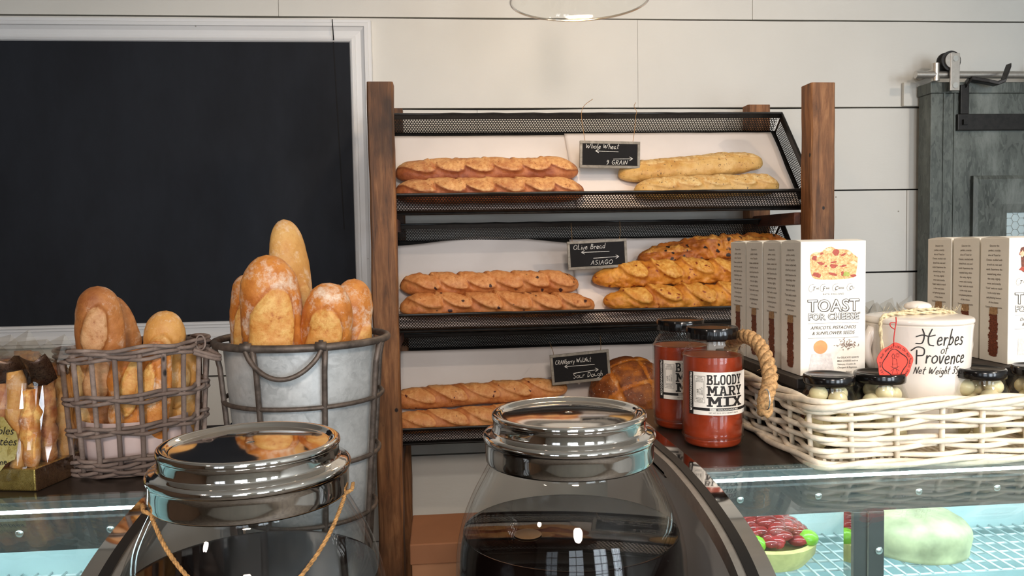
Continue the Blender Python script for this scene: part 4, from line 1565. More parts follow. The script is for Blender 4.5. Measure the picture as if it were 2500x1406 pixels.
G1 = 'baguettes standing in the metal bucket'
upright(at(603, 668, 1.17), at(640, 1180, 1.16), .029, BR['french'], 'crusty baguette leaning at the left edge of the metal bucket', G1, (-.25, -1, 0), 21, cuts=[(.07, 0), (-.01, 0)], pl=.045, ql=.012)
upright(at(650, 622, 1.084), at(705, 1180, 1.135), .0415, BR['french'], 'big floury baguette with a wide split at the front of the metal bucket', G1, (.2, -1, 0), 22, cuts=[(.063, -.006), (-.03, .004)], pl=.062, ql=.029, alpha=76, endp=.62)
upright(at(692, 535, 1.19), at(752, 1160, 1.19), .0345, BR['pale'], 'tallest pale baguette rising from the metal bucket', G1, (.9, -.5, 0), 23, cuts=[(.03, -.018), (-.06, .0)], pl=.06, ql=.016, alpha=78, endp=.5)
upright(at(806, 690, 1.085), at(770, 1180, 1.13), .0345, BR['french'], 'short baguette with a pale oval split, right of centre in the metal bucket', G1, (-.05, -1, 0), 24, cuts=[(.062, 0), (-.03, 0)], pl=.058, ql=.0235, alpha=88, endp=.75)
upright(at(866, 680, 1.165), at(818, 1180, 1.16), .032, BR['french'], 'orange crusted baguette at the right edge of the metal bucket', G1, (.8, -.7, 0), 25, cuts=[(.035, 0), (-.06, 0)], pl=.05, ql=.014, alpha=86, endp=.8)
upright(at(826, 694, 1.215), at(790, 1160, 1.195), .024, BR['rustic'], 'baguette end hidden behind the two right-hand baguettes of the metal bucket', G1, (0, -1, 0), 26, cuts=[(-.02, 0)])
upright(at(742, 762, 1.215), at(740, 1160, 1.215), .026, BR['wheat'], 'dark baguette deep in the back of the metal bucket', G1, (0, -1, 0), 27, cuts=[(-.02, 0)])

# ------------------------------------------------------------------ round wicker basket
wx, wy = -.4125, 1.108
wb = thing('wicker_basket', 'round grey wicker basket with open bars holding rolls, on the left glass case', 'basket', (wx, wy, -.285))


def wr(z):
    return .0815 + (.0905 - .0815) * (z + .285) / .15


m = MB()
for k in range(20):
    a = 2 * PI * (k + .3) / 20
    m = MB()
    m.tube([(wx + (wr(z) + .002 * nz(k, z * 10, 0)) * math.cos(a), wy + (wr(z)) * math.sin(a), z) for z in (-.279, -.24, -.2, -.16, -.128)], .0033, 8)
    m.build('stake', M_['wicker'], wb, smooth='all')
for (zc, rows, hgt) in ((-.130, 4, .0042), (-.1865, 3, .0042), (-.2265, 3, .0042), (-.272, 6, .0040)):
    m = MB()
    for rw in range(rows):
        pts = []
        for i in range(120):
            a = 2 * PI * i / 120
            ph = a * 10 + rw * PI
            z = zc + (rw - (rows - 1) / 2) * hgt + .0016 * math.sin(a * 7 + rw) + .004 * math.sin(a + 2)
            r = wr(z) + .0038 * math.sin(ph) + .001 * nz(i, rw, 3, .3)
            pts.append((wx + r * math.cos(a), wy + r * math.sin(a), z))
        m.tube(pts, .0026, 7, closed=True)
    m.build('woven_band', M_['wicker'], wb, smooth='all')
m = MB()
m.lathe([(.001, -.2835), (.080, -.2835), (.081, -.279), (.001, -.279)], (wx, wy, 0), 40)
m.build('base', M_['wicker'], wb)
m = MB()
hc = Vector((wx + .088, wy - .02, -.134))
for dz in (0, .004):
    m.tube([hc + Vector((.0 + .028 * math.sin(PI * k / 10), -.020 + .004 * k, dz - .012 * math.sin(PI * k / 10))) for k in range(11)], .0026, 8)
m.tube([hc + Vector((.006 + .006 * math.cos(a * PI / 8), -.008, .012 + .010 * math.sin(a * PI / 8))) for a in range(16)], .0012, 6, closed=True)
m.build('handle', M_['wicker'], wb, smooth='all')
tag(MB().lathe([(.072, -.277), (.073, -.24), (.070, -.217), (.0695, -.217), (.0725, -.24), (.0712, -.2765)], (wx, wy, 0), 72).build('paper_liner', M_['bagpaper'], org=(wx, wy, -.28), smooth='all'),
    'pinkish paper liner standing inside the round wicker basket', 'paper')
G2 = 'rolls standing in the round wicker basket'


def roll(t_, b_, rad, mat, label, **kw):
    return upright(t_, b_, rad, mat, label, G2, **kw)


roll(at(238, 698, 1.075), at(262, 1100, 1.10), .0295, BR['rustic'], 'floury roll with a split, tallest at the left of the round wicker basket', seed=31, cuts=[(.055, 0), (-.01, 0)], pl=.035, ql=.014, face=(.1, -1, 0), endp=.75)
roll(at(268, 722, 1.135), at(330, 1090, 1.13), .030, BR['rustic'], 'darker roll leaning right behind the tallest roll of the wicker basket', seed=32, cuts=[(-.0, 0)], pl=.035, ql=.012, endp=.6)
roll(at(406, 758, 1.10), at(386, 1095, 1.10), .0275, BR['pale'], 'pale round-topped roll at the right of the wicker basket', seed=33, cuts=[(.03, 0)], pl=.035, ql=.016, endp=.8)
roll(at(205, 860, 1.085), at(215, 1100, 1.085), .021, BR['pale'], 'small roll seen through the leftmost bars of the wicker basket', seed=34, cuts=[(.03, 0)], pl=.03, ql=.01)
roll(at(318, 850, 1.065), at(320, 1100, 1.07), .026, BR['french'], 'orange roll behind the front bars in the middle of the wicker basket', seed=35, cuts=[(.02, 0)], pl=.035, ql=.012, face=(.4, -1, 0))
roll(at(385, 832, 1.055), at(370, 1100, 1.065), .021, BR['french'], 'orange roll half wrapped in paper behind the right front bars of the wicker basket', seed=36, cuts=[(.02, 0)], pl=.03, ql=.01, face=(-.3, -1, 0))
roll(at(455, 852, 1.11), at(440, 1095, 1.11), .020, BR['pale'], 'roll seen through the rightmost bars of the wicker basket', seed=37, cuts=[(.02, 0)], pl=.03, ql=.01)

# ------------------------------------------------------------------ bag of pastry sticks at the left edge
bgc = Vector((-.545, 1.045, -.285))
bg = thing('pastry_bag', 'clear bag of puff pastry sticks in a gold tray beside the wicker basket', 'bag', tuple(bgc))
m = MB()
ang = R(-12)
X, Y = Vector((math.cos(ang), math.sin(ang), 0)), Vector((-math.sin(ang), math.cos(ang), 0))
tl = lambda a, b, z: tuple(bgc + X * a + Y * b + Vector((0, 0, z)))
m.obox(tl(-.0, 0, .014), X * .068, Y * .046, Vector((0, 0, .0135)))
m.build('foil_tray', M_['gold'], bg, bevel=.002)
m = MB(); m.obox(tl(.0685, 0, .014), X * .0008, Y * .045, Vector((0, 0, .013)))
m.build('tray_side', M_['darkfoil'], bg)
random.seed(9)
k = 0
for r_ in range(3):
    for i in range(7):
        m = MB()
        x, y = -.056 + .0186 * i + random.uniform(-.002, .002), -.033 + .029 * r_
        h = .108 + random.uniform(-.012, .012) - (.010 if i == 6 else 0) + .006 * r_
        w0, w1 = random.uniform(-.005, .005), random.uniform(-.004, .004)
        pts = [tl(x + w0 * (j / 10) + .0012 * math.sin(j * 1.1 + i), y + w1 * j / 10, .028 + h * j / 10) for j in range(11)]
        m.tube(pts, .0098, 14, rf=lambda t_, q=i * 3 + r_: (.62 + .5 * math.sin(PI * min(max(t_, .05), .95)) ** .35) * (1 + .12 * math.sin(t_ * 22 + q)))
        vs = []
        for v in m.v:
            d = .0022 * nz(v[0], v[1], v[2], 70)
            e = .0012 * nz(v[2], v[0], v[1], 210)
            vs.append((v[0] + d + e, v[1] + d, v[2] + d))
        m.v = vs
        m.a = [.5 + .5 * nz(v[0], v[1], v[2], 60) for v in m.v]
        m.build('pastry_stick', BR[('french', 'wheat', 'pale')[k % 3]], bg, smooth='all')
        k += 1
m = MB()
prof = [(.0695, .0475, .012), (.0705, .0485, .03), (.071, .0490, .05), (.0695, .0485, .07), (.0695, .0485, .10), (.068, .046, .130), (.060, .034, .145), (.046, .016, .155), (.04, .012, .160)]
vs, fs = [], []
K = 48
for j, (a, b, z) in enumerate(prof):
    for i in range(K):
        th = 2 * PI * i / K
        c_, s_ = math.cos(th), math.sin(th)
        ex = math.copysign(abs(c_) ** .45, c_) * a
        ey = math.copysign(abs(s_) ** .45, s_) * b
        wv = .0030 * nz(i * .9, j * 1.7, 3) + .0022 * math.sin(i * 2.1 + j * 1.3)
        vs.append(tl(ex * (1 + wv * 14), ey * (1 + wv * 14), z))
for j in range(len(prof) - 1):
    for i in range(K):
        fs.append((j * K + i, j * K + (i + 1) % K, (j + 1) * K + (i + 1) % K, (j + 1) * K + i))
m.add(vs, fs)
m.build('cellophane', M_['cello'], bg, smooth=False)
# folded printed top
m = MB()
vs, fs = [], []
for j in range(6):
    for i in range(15):
        u = -.050 + .135 * i / 14
        zz = .156 - .006 * j + .02 * (u + .045) * 2 + .004 * math.sin(i * 1.4) - .010 * math.sin(PI * i / 14) * (j / 5)
        vs.append(tl(u, -.040 + .004 * j + .005 * nz(i * .7, j, 2) + .01 * math.sin(i * .9), zz + .002 * math.sin(i * 2.3 + j)))
for j in range(5):
    for i in range(14):
        fs.append((j * 15 + i, j * 15 + i + 1, (j + 1) * 15 + i + 1, (j + 1) * 15 + i))
m.add(vs, fs)
o = m.build('folded_top', M_['darkfoil'], bg, smooth='all')
md = o.modifiers.new('thick', 'SOLIDIFY'); md.thickness = .001
m = MB()
for q in range(5):
    a0_ = -.05 + .024 * q
    m.add([tl(a0_, -.02, .145), tl(a0_ + .03, -.01, .15), tl(a0_ + .035, .0, .178 + .006 * (q % 3)), tl(a0_ + .004, -.012, .168 + .008 * (q % 2)), tl(a0_ + .045, .012, .160)], [(0, 1, 2, 3), (1, 4, 2)])
o = m.build('loose_film', M_['cello'], bg)
md = o.modifiers.new('thick', 'SOLIDIFY'); md.thickness = .0003
lf = lambda x, z, d=0: tl(x, -.0495 - d, z)
m = MB()
m.poly2([(.004 + .047 * math.cos(PI * k / 16 + .1), .06 + .036 * math.sin(PI * k / 16 + .1) + .003 * math.sin(k * 1.9)) for k in range(32)], lambda a, b: lf(a, b))
lb = m.build('gold_label', M_['goldlabel'], bg)
m = MB()
put_text(m, 'Véritables', .0135, lambda a, b: lf(a, b, .0006), .046, .070, align='RIGHT', shear=.3)
put_text(m, 'Feuilletées', .0135, lambda a, b: lf(a, b, .0006), .049, .057, align='RIGHT', shear=.3)
put_text(m, 'Sésame', .010, lambda a, b: lf(a, b, .0006), .036, .034, align='RIGHT', offset=.01, rot=.12)
m.build('lettering', M_['ink'], lb)

# ------------------------------------------------------------------ bloody mary jars
def mary(cx, cy, label):
    t_ = thing('sauce_jar', label, 'jar', (cx, cy, -.285), 'Bloody Mary mix jars')
    B = -.2848
    RB = .0425
    pr0 = [(.001, B + .004), (.030, B + .001), (.037, B + .0005), (.0405, B + .004), (.0415, B + .012), (.0408, B + .016), (RB, B + .022), (RB, B + .118), (.0408, B + .128), (.0365, B + .137), (.0335, B + .141), (.0325, B + .145), (.0325, B + .154)]
    pp = [(max(p.x, .001), p.y) for p in cr([(a, b, 0) for a, b in pr0], 4)]
    m = MB(); lathe_shell(m, pp, .0016, (cx, cy, 0), 72)
    m.build('jar_body', M_['glass'], t_, smooth='all')
    ins = [(max(r - .0022, .001), z + (.002 if z < B + .01 else 0)) for r, z in pp if z < B + .1275]
    m = MB(); m.lathe(ins + [(.001, ins[-1][1])], (cx, cy, 0), 72)
    m.build('tomato_mix', M_['tomato'], t_, smooth=True)
    m = MB(); m.lathe([(.0345, B + .150), (.0352, B + .1505), (.0356, B + .155), (.0356, B + .1635), (.0345, B + .1655), (.0325, B + .1655), (.0315, B + .1645), (.001, B + .1645)], (cx, cy, 0), 96)
    vs = []
    for x, y, z in m.v:
        d = math.hypot(x - cx, y - cy)
        if d > .034 and z < B + .163:
            a = math.atan2(y - cy, x - cx)
            kf = 1 + .012 * math.cos(a * 24)
            x, y = cx + (x - cx) * kf, cy + (y - cy) * kf
        vs.append((x, y, z))
    m.v = vs
    m.build('lid', M_['lidblack'], t_, smooth=True)
    # wrapped label: s is arc length from the middle of its left edge, facing the camera
    va = math.atan2(-cy, -cx)           # direction to the room
    a_left = va - R(45)

    def cyl(s, z, d=0):
        a = a_left + s / RB
        r = RB + .0004 + d
        return (cx + r * math.cos(a), cy + r * math.sin(a), B + z)
    ZL0, ZL1 = .0490, .1075
    m = MB()
    Ls = .100
    n = 36
    m.add([cyl(Ls * i / n, z) for z in (ZL0, ZL1) for i in range(n + 1)], [(i, i + 1, n + 2 + i, n + 1 + i) for i in range(n)])
    lb = m.build('label', M_['label'], t_, smooth='all')
    m = MB()
    f1 = lambda s, z: cyl(s, z, .0004)

    def strip(s0, s1, z0, z1, f=f1, k=10):
        m.add([f(s0 + (s1 - s0) * i / k, z) for z in (z0, z1) for i in range(k + 1)], [(i, i + 1, k + 2 + i, k + 1 + i) for i in range(k)])
    strip(0, .0070, ZL0, ZL1, k=4)
    strip(.0070, .098, .0551, .0589, k=30)
    for word, zz, hh, ws, gap in (('BLOODY', .0908, .0134, (.0082, .0076, .0076, .0076, .0080, .0080), .0008), ('MARY', .0760, .0131, (.0145, .0125, .0120, .0110), .0008), ('MIX', .0610, .0134, (.0205, .0115, .0185), .0010)):
        s = .0262
        for chh, w_ in zip(word, ws):
            slab(m, chh, s, zz, w_, hh, f1)
            s += w_ + gap
    # fine print box
    for (s0, s1, z0, z1) in ((.0090, .0238, .0657, .1022), (.0108, .0220, .0722, .0960)):
        e = .0003
        strip(s0, s1, z0, z0 + e, k=4); strip(s0, s1, z1 - e, z1, k=4); strip(s0, s0 + e, z0, z1, k=1); strip(s1 - e, s1, z0, z1, k=1)
    for s_, zz, tx, sz in ((.0164, .0997, 'HAND', .0025), (.0164, .0970, 'CRAFTED', .0025), (.0164, .0937, 'BATCH NO.', .0019), (.0164, .0697, 'SPECIALTY', .0025), (.0164, .0670, 'GOODS', .0025)):
        put_text(m, tx, sz, f1, s_, zz, align='CENTER')
    for k_, (tx, sz) in enumerate((('1583', .0040), ('1071 21', .0030), ('09/09/17', .0030))):
        put_text(m, tx, sz, f1, .0150 + .0030 * k_, .0760, align='LEFT', rot=PI / 2)
    put_text(m, 'NET WT 32 FL OZ (1 QUART) 946 ML', .0026, f1, .050, .0515, align='CENTER')
    m.build('lettering', M_['ink'], lb)
    m = MB()
    f2 = lambda s, z: cyl(s, z, .0007)
    put_text(m, 'PRESERVATIONANDCO.COM', .0050, f2, .0017, ZL1 - .0012, align='LEFT', rot=-PI / 2, offset=.012, sx=.80)
    strip(.0300, .0385, .0554, .0586, f2, 4)
    put_text(m, 'NON-ALCOHOLIC MIX', .0031, f2, .0400, .0559, align='LEFT', offset=.015, sx=.95)
    m.build('white_lettering', M_['white_ink'], lb)
    m = MB()
    put_text(m, 'ZESTY', .0031, lambda s, z: cyl(s, z, .0009), .0342, .0559, align='CENTER')
    m.build('small_lettering', M_['ink'], lb)
    return t_


mary(.3745, 1.082, 'nearer red jar with a large label reading Bloody Mary Mix and a black lid')
mary(.3635, 1.195, 'red jar with a black lid partly hidden behind the nearer Bloody Mary Mix jar')

# ------------------------------------------------------------------ white wicker tray basket
bs = thing('wicker_tray_basket', 'long whitewashed wicker basket with a rope handle on the right glass case', 'basket', (.8, 1.12, -.285))


def bpath(z, off=0, n_per=.02):
    """rounded rectangle around the basket at height z; flares outwards"""
    f = (z + .285) / .1
    g = .010 * f + off
    x0, x1, y0, y1, rc = .462 - g, 1.16 + g, .938 - g, 1.34 + g, .018
    pts = []
    for cx, cy, a0_ in ((x1 - rc, y1 - rc, 0), (x0 + rc, y1 - rc, PI / 2), (x0 + rc, y0 + rc, PI), (x1 - rc, y0 + rc, 3 * PI / 2)):
        for k in range(5):
            a = a0_ + k * PI / 8
            pts.append((cx + rc * math.cos(a), cy + rc * math.sin(a)))
    # resample
    out = []
    for i in range(len(pts)):
        a, b = pts[i], pts[(i + 1) % len(pts)]
        L = math.hypot(b[0] - a[0], b[1] - a[1])
        k = 114 if L > .6 else (61 if L > .3 else 1)
        for j in range(k):
            out.append((a[0] + (b[0] - a[0]) * j / k, a[1] + (b[1] - a[1]) * j / k))
    return out


def resampled(z, step):
    pts = bpath(z, 0, .006)
    return pts


SP = .058      # stake spacing
base = bpath(-.235, 0, .006)
cum = [0]
for i in range(len(base)):
    a, b = base[i], base[(i + 1) % len(base)]
    cum.append(cum[-1] + math.hypot(b[0] - a[0], b[1] - a[1]))
PER = cum[-1]
NS = int(PER / SP) // 2 * 2 + 1
random.seed(12)
m = MB()
for rw in range(8):
    z0_ = -.2705 + rw * .0082
    pth = bpath(z0_, 0, .006)
    n = len(pth)
    pts = []
    sub = 2
    for i in range(n):
        s = cum[min(i, len(cum) - 1)] / PER * NS * PI + rw * PI
        a, b = pth[i - 1], pth[(i + 1) % n]
        dx, dy = b[0] - a[0], b[1] - a[1]
        l = math.hypot(dx, dy) or 1
        nx, ny = dy / l, -dx / l
        o_ = .0060 * math.sin(s)
        zz = z0_ + .0034 * nz(i * .06, rw * 3.1, 0) * 2 + .0012 * math.sin(i * .035 + rw * 1.3)
        pts.append((pth[i][0] + nx * o_, pth[i][1] + ny * o_, zz))
    m.tube(pts, .0036, 8, closed=True, rf=lambda t_, q=rw: 1 + .18 * nz(t_ * 40, q, 5))
m.build('weave', M_['wwicker'], bs, smooth='all')
for k in range(NS):
    m = MB()
    s = (k + .5) / NS * PER
    for i in range(len(base)):
        if cum[i + 1] >= s:
            break
    p = base[i]
    lo_, hi_ = bpath(-.283, 0, .006), bpath(-.206, 0, .006)
    m.tube([(lo_[i][0], lo_[i][1], -.281), (p[0], p[1], -.245), (hi_[i][0], hi_[i][1], -.206)], .0034, 8)
    m.build('stake', M_['wwicker'], bs, smooth='all')
# braided rim
m = MB()
for rw in range(3):
    pth = bpath(-.203, .002, .006)
    n = len(pth)
    pts = []
    for i in range(n):
        s = cum[i] / PER * NS * PI * .5 + rw * 2 * PI / 3
        a, b = pth[i - 1], pth[(i + 1) % n]
        dx, dy = b[0] - a[0], b[1] - a[1]
        l = math.hypot(dx, dy) or 1
        pts.append((pth[i][0] + dy / l * .0055 * math.cos(s), pth[i][1] - dx / l * .0055 * math.cos(s), -.2045 + .0050 * math.sin(s)))
    m.tube(pts, .0042, 8, closed=True)
m.build('braided_rim', M_['wwicker'], bs, smooth='all')
m = MB()
for rw in range(2):
    pth = bpath(-.283, .006 + .004 * rw, .006)
    n = len(pth)
    pts = []
    for i in range(n):
        s = cum[i] / PER * NS * PI * .5 + rw * PI
        a, b = pth[i - 1], pth[(i + 1) % n]
        dx, dy = b[0] - a[0], b[1] - a[1]
        l = math.hypot(dx, dy) or 1
        pts.append((pth[i][0] + dy / l * .004 * math.cos(s), pth[i][1] - dx / l * .004 * math.cos(s), -.2795 + .0028 * math.sin(s) + rw * .002))
    m.tube(pts, .0042, 8, closed=True)
m.build('foot_rim', M_['wwicker'], bs, smooth='all')
m = MB(); m.box(.466, 1.155, .942, 1.335, -.2815, -.277)
for k in range(64):
    m.tube([(.47 + k * .0107, .944, -.2755), (.47 + k * .0107, 1.333, -.2755)], .0026, 6)
m.build('woven_base', M_['wwicker'], bs)
# rope handle on the left side
m = MB()
hp = [at(1868, 1010, .985), at(1868, 975, .982), at(1880, 930, .99), at(1872, 880, 1.01), at(1853, 842, 1.035), at(1826, 822, 1.065), at(1800, 826, 1.10), at(1785, 850, 1.13), at(1783, 900, 1.145), at(1790, 945, 1.15)]
P3 = cr([tuple(p) for p in hp], 10)
for s in range(3):
    pts = []
    N = Vector((1, 0, 0))
    for i, p in enumerate(P3):
        i0, i1 = max(i - 1, 0), min(i + 1, len(P3) - 1)
        T = (P3[i1] - P3[i0]).normalized()
        N = (N - T * N.dot(T)).normalized()
        Bn = T.cross(N)
        a = i * .55 + s * 2 * PI / 3
        pts.append(p + (N * math.cos(a) + Bn * math.sin(a)) * .0050)
    m.tube(pts, .0056, 10)
rnd = random.Random(5)
for k in range(90):
    p = P3[rnd.randrange(len(P3))]
    d = Vector((rnd.uniform(-1, 1), rnd.uniform(-1, 1), rnd.uniform(-1, 1))).normalized()
    q = p + d * .0095
    m.tube([q, q + d * .004 + Vector((rnd.uniform(-.003, .003), 0, rnd.uniform(-.003, .003)))], .00025, 4)
m.build('rope_handle', M_['rope'], bs, smooth='all')
m = MB()
p = at(1866, 975, .972)
m.tube([(p.x + .003, p.y + .010 * math.cos(a * PI / 10), p.z + .013 * math.sin(a * PI / 10)) for a in range(20)], .0010, 6, closed=True)
m.build('wire_tie', M_['screw'], bs, smooth='all')

# dark riser in the basket carrying the boxes
for nm, x0, x1, y0, y1, lab in (('display_riser', .468, .600, 1.015, 1.325, 'black wooden riser under the left row of cracker boxes'),
                                ('display_riser', .772, 1.09, 1.055, 1.325, 'black wooden riser under the right row of cracker boxes')):
    m = MB(); m.box(x0, x1, y0, y1, -.2725, -.1865)
    m.box(x0 - .003, x1 + .003, y0 - .003, y1 + .003, -.199, -.1845)
    tag(m.build(nm, M_['crate'], org=((x0 + x1) / 2, (y0 + y1) / 2, -.2725), bevel=.002), lab, 'riser', 'black wooden risers')


# ------------------------------------------------------------------ cracker boxes
def cracker(kind):
    """box in local coordinates: front-left-bottom corner at the origin, front faces -y"""
    W_, H_, D_ = .0925, .182, .058
    if kind == 'a':
        t_ = thing('cracker_box', 'front cream box in the left row, printed with a seeded toast slice', 'box', (0, 0, 0), 'boxes of toast for cheese')
    else:
        t_ = thing('cracker_box', 'front cream box in the right row, cut by the picture edge', 'box', (0, 0, 0), 'boxes of toast for cheese')
    m = MB()
    # board with a slightly bowed top flap
    m.box(0, W_, 0, D_, 0, H_ - .001)
    m.build('carton', M_['card'], t_, bevel=.0008)
    m = MB()
    n = 12
    vs = []
    for x in (.0006, W_ - .0006):
        for i in range(n + 1):
            y = D_ * i / n
            vs.append((x, min(max(y, .0006), D_ - .0006), H_ - .0012 + .0026 * math.sin(PI * i / n)))
    m.add(vs, [(i, i + 1, n + 2 + i, n + 1 + i) for i in range(n)] + [tuple(range(n + 1)), tuple(range(2 * n + 1, n, -1))])
    m.build('top_flap', M_['card'], t_)
    F = lambda a, b, d=.0003: (W_ / 2 + a, -d, b)
    # front
    m = MB()
    if kind == 'a':
        pts = [(-.033, .155), (-.032, .163), (-.026, .166), (-.018, .1665), (-.010, .172), (-.003, .1735), (.003, .1705), (.012, .170), (.022, .168), (.028, .163), (.033, .1595), (.0345, .157), (.033, .142), (.0315, .135), (.027, .131), (.01, .1295), (-.008, .1292), (-.024, .1305), (-.0300, .134), (-.033, .145)]
    else:
        pts = [(-.028, .155), (-.029, .165), (-.024, .168), (-.014, .169), (.0, .172), (.018, .17), (.028, .165), (.03, .152), (.027, .136), (.0, .131), (-.024, .132), (-.027, .14)]
    pts = [(p.x, p.y) for p in cr([(a, b, 0) for a, b in pts], 3, True)]
    m.poly2(pts, F)
    m.build('toast_picture', M_['cracker'] if kind == 'a' else M_['cracker_dark'], t_)

    def blob(mb, x, y, a, b, rot=0, sd=0, d=.0005):
        rn = random.Random(sd)
        q = []
        for k in range(12):
            th = 2 * PI * k / 12
            rr = 1 + rn.uniform(-.25, .25)
            ax, ay = a * math.cos(th) * rr, b * math.sin(th) * rr
            q.append((x + ax * math.cos(rot) - ay * math.sin(rot), y + ax * math.sin(rot) + ay * math.cos(rot)))
        mb.poly2(q, lambda s, t2: F(s, t2, d))
    m = MB()
    for i, (x, y, a, b, r_) in enumerate(((.003, .166, .0045, .0045, 0), (-.027, .1585, .0035, .0035, 0), (0, .1475, .005, .003, 0), (-.024, .136, .007, .003, -.2), (0, .1365, .0065, .002, -.3), (.0125, .137, .002, .0028, 0), (.028, .134, .004, .002, 0), (-.017, .1645, .003, .0015, .4), (-.018, .1515, .005, .002, -.3), (.014, .1475, .005, .0015, .2), (.014, .1625, .0035, .0016, .5), (0, .1525, .005, .0012, .1), (-.011, .1475, .002, .0015, 0))):
        blob(m, x, y, a, b, r_, i)
    m.build('fruit_picture', M_['cr_red'], t_)
    m = MB()
    blob(m, .018, .1362, .0055, .0032, 0, 3)
    m.build('pistachio_picture', M_['cr_green'], t_)
    m = MB()
    for i, (x, y, a, b) in enumerate(((-.008, .1695, .005, .002), (.028, .1515, .004, .0018), (.022, .1645, .003, .002), (-.025, .1655, .003, .0015), (.032, .149, .0018, .002), (-.022, .161, .002, .0015)) if kind == 'a' else ((-.026, .158, .0035, .0045), (.01, .16, .004, .003), (-.02, .149, .002, .0015))):
        blob(m, x, y, a, b, 0, i + 9)
    m.build('almond_picture', M_['cr_pale'], t_)
    # lettering
    m = MB()
    f0 = lambda a, b: F(a, b, .0004)
    for x, s, big in ((-.030, 'T', 1), (-.0245, 'HE', 0), (-.0155, 'F', 1), (-.0105, 'INE', 0), (.0015, 'C', 1), (.0065, 'HEESE', 0), (.022, 'C', 1), (.027, 'O.', 0)):
        put_text(m, s, .0078 if big else .0033, f0, x, .1165 - (.0015 if big else 0), align='LEFT', shear=.35 if big else 0, offset=.006 if big else .004, sx=.8 if big else 1.0)
    for x in (-.0335, -.0175, .0, .0205):
        q = cr([(x + .006, .1235, 0), (x + .001, .1225, 0), (x - .0012, .1185, 0), (x - .0005, .1145, 0), (x + .0025, .1135, 0), (x + .004, .1165, 0)], 5)
        ribbon(m, [(p.x, p.y) for p in q], .00028, f0)
    put_text(m, 'BATH ENGLAND', .0030, f0, 0, .1088, align='CENTER', space=1.45)
    if kind == 'a':
        put_text(m, 'APRICOTS, PISTACHIOS', .0062, f0, 0, .0625, align='CENTER', shear=.25, sx=.98, offset=0.002)
        put_text(m, '& SUNFLOWER SEEDS', .0062, f0, 0, .0552, align='CENTER', shear=.25, offset=0.002)
    else:
        put_text(m, 'DATES, HAZELNUTS', .0062, f0, 0, .0625, align='CENTER', shear=.25, offset=0.002)
        put_text(m, '& PUMPKIN SEEDS', .0062, f0, 0, .0552, align='CENTER', shear=.25, offset=0.002)
    for zz in (.0705, .0505):
        m.poly2([(-.036, zz), (.036, zz), (.036, zz + .00028), (-.036, zz + .00028)], f0)
    for i, s in enumerate(('For DELICATE GOATS’', 'MILK CHEESES such as', 'Valençay, Crottin de', 'Chavignol & Ragstone.')):
        put_text(m, s, .0034, f0, .006, .0222 - .0045 * i, align='LEFT', shear=.2 if i > 1 else 0, sx=.92, offset=.002)
    put_text(m, '100g e (Net)', .0040, f0, .006, .0022, align='LEFT')
    m.build('lettering', M_['ink_grey'], t_)
    # drop-shaded outline capitals
    m = MB()
    for s, sz, zz, sp_ in (('TOAST', .0222, .0870, 1.06), ('FOR CHEESE', .0122, .0757, 1.08)):
        put_text(m, s, sz, lambda a, b: F(a + .0007, b - .0006, .0004), 0, zz, align='CENTER', offset=.030, space=sp_)
        put_text(m, s, sz, lambda a, b: F(a, b, .0005), 0, zz, align='CENTER', offset=.035, space=sp_)
    put_text(m, '®', .004, lambda a, b: F(a, b, .0004), .0375, .082, align='CENTER')
    m.build('heading_outline', M_['ink_grey'], t_)
    m = MB()
    for s, sz, zz, sp_ in (('TOAST', .0222, .0870, 1.06), ('FOR CHEESE', .0122, .0757, 1.08)):
        put_text(m, s, sz, lambda a, b: F(a, b, .0007), 0, zz, align='CENTER', offset=.002, space=sp_)
    m.build('heading', M_['card'], t_)
    if kind == 'a':
        m = MB(); m.poly2([(-.018 + .0098 * math.cos(2 * PI * k / 28), .0385 + .0092 * math.sin(2 * PI * k / 28)) for k in range(28)], f0)
        m.build('peach_picture', M_['peach'], t_)
        m = MB(); m.poly2([(-.036, .0), (-.0305, .0285), (-.003, .0285), (.0025, .0)], lambda a, b: F(a, b + .001, .00035))
        m.build('cheese_picture', M_['goatcheese'], t_)
    else:
        m = MB(); m.poly2([(-.031, .012), (-.030, .036), (-.006, .036), (-.005, .012)], lambda a, b: F(a, b + .001, .00035))
        m.build('cheese_picture', M_['goatcheese'], t_)
    m = MB()
    rn = random.Random(2)
    for i in range(90):
        x, y = .0205 + rn.gauss(0, .0065), .0405 + rn.gauss(0, .0032)
        a = rn.uniform(0, PI)
        q = [(x + .0015 * math.cos(a), y + .0015 * math.sin(a)), (x - .0006 * math.sin(a), y + .0006 * math.cos(a)), (x - .0015 * math.cos(a), y - .0015 * math.sin(a)), (x + .0006 * math.sin(a), y - .0006 * math.cos(a))]
        m.poly2(q, lambda s, t2: F(s, t2, .0004 + i * 2e-6))
    m.build('seed_picture', M_['seed'], t_)
    # left side: text and a stack of crackers
    S = lambda a, b, d=.0003: (-d, D_ / 2 - a, b)
    m = MB()
    for i, s in enumerate(('Discover the', 'perfect, crunchy', 'slice of Toast for', 'Cheese, studded with', 'dried fruit, nuts and', 'seeds. Experience the', 'toasted tang, when', 'the nutty, slightly', 'sweet and crunchy', '‘Toast’ seeks to match', 'in the nutty taste', 'and pleasing texture', 'of the cheese.', 'Yummy from opposite.')):
        put_text(m, s, .0040, lambda a, b: S(a, b, .0003), 0, H_ - .0135 - .0069 * i, align='CENTER', sx=.93, shear=.2 if i == 13 else 0, offset=.004)
    m.build('side_lettering', M_['ink_brown'], t_)
    m = MB()
    rn = random.Random(7)
    y = .069
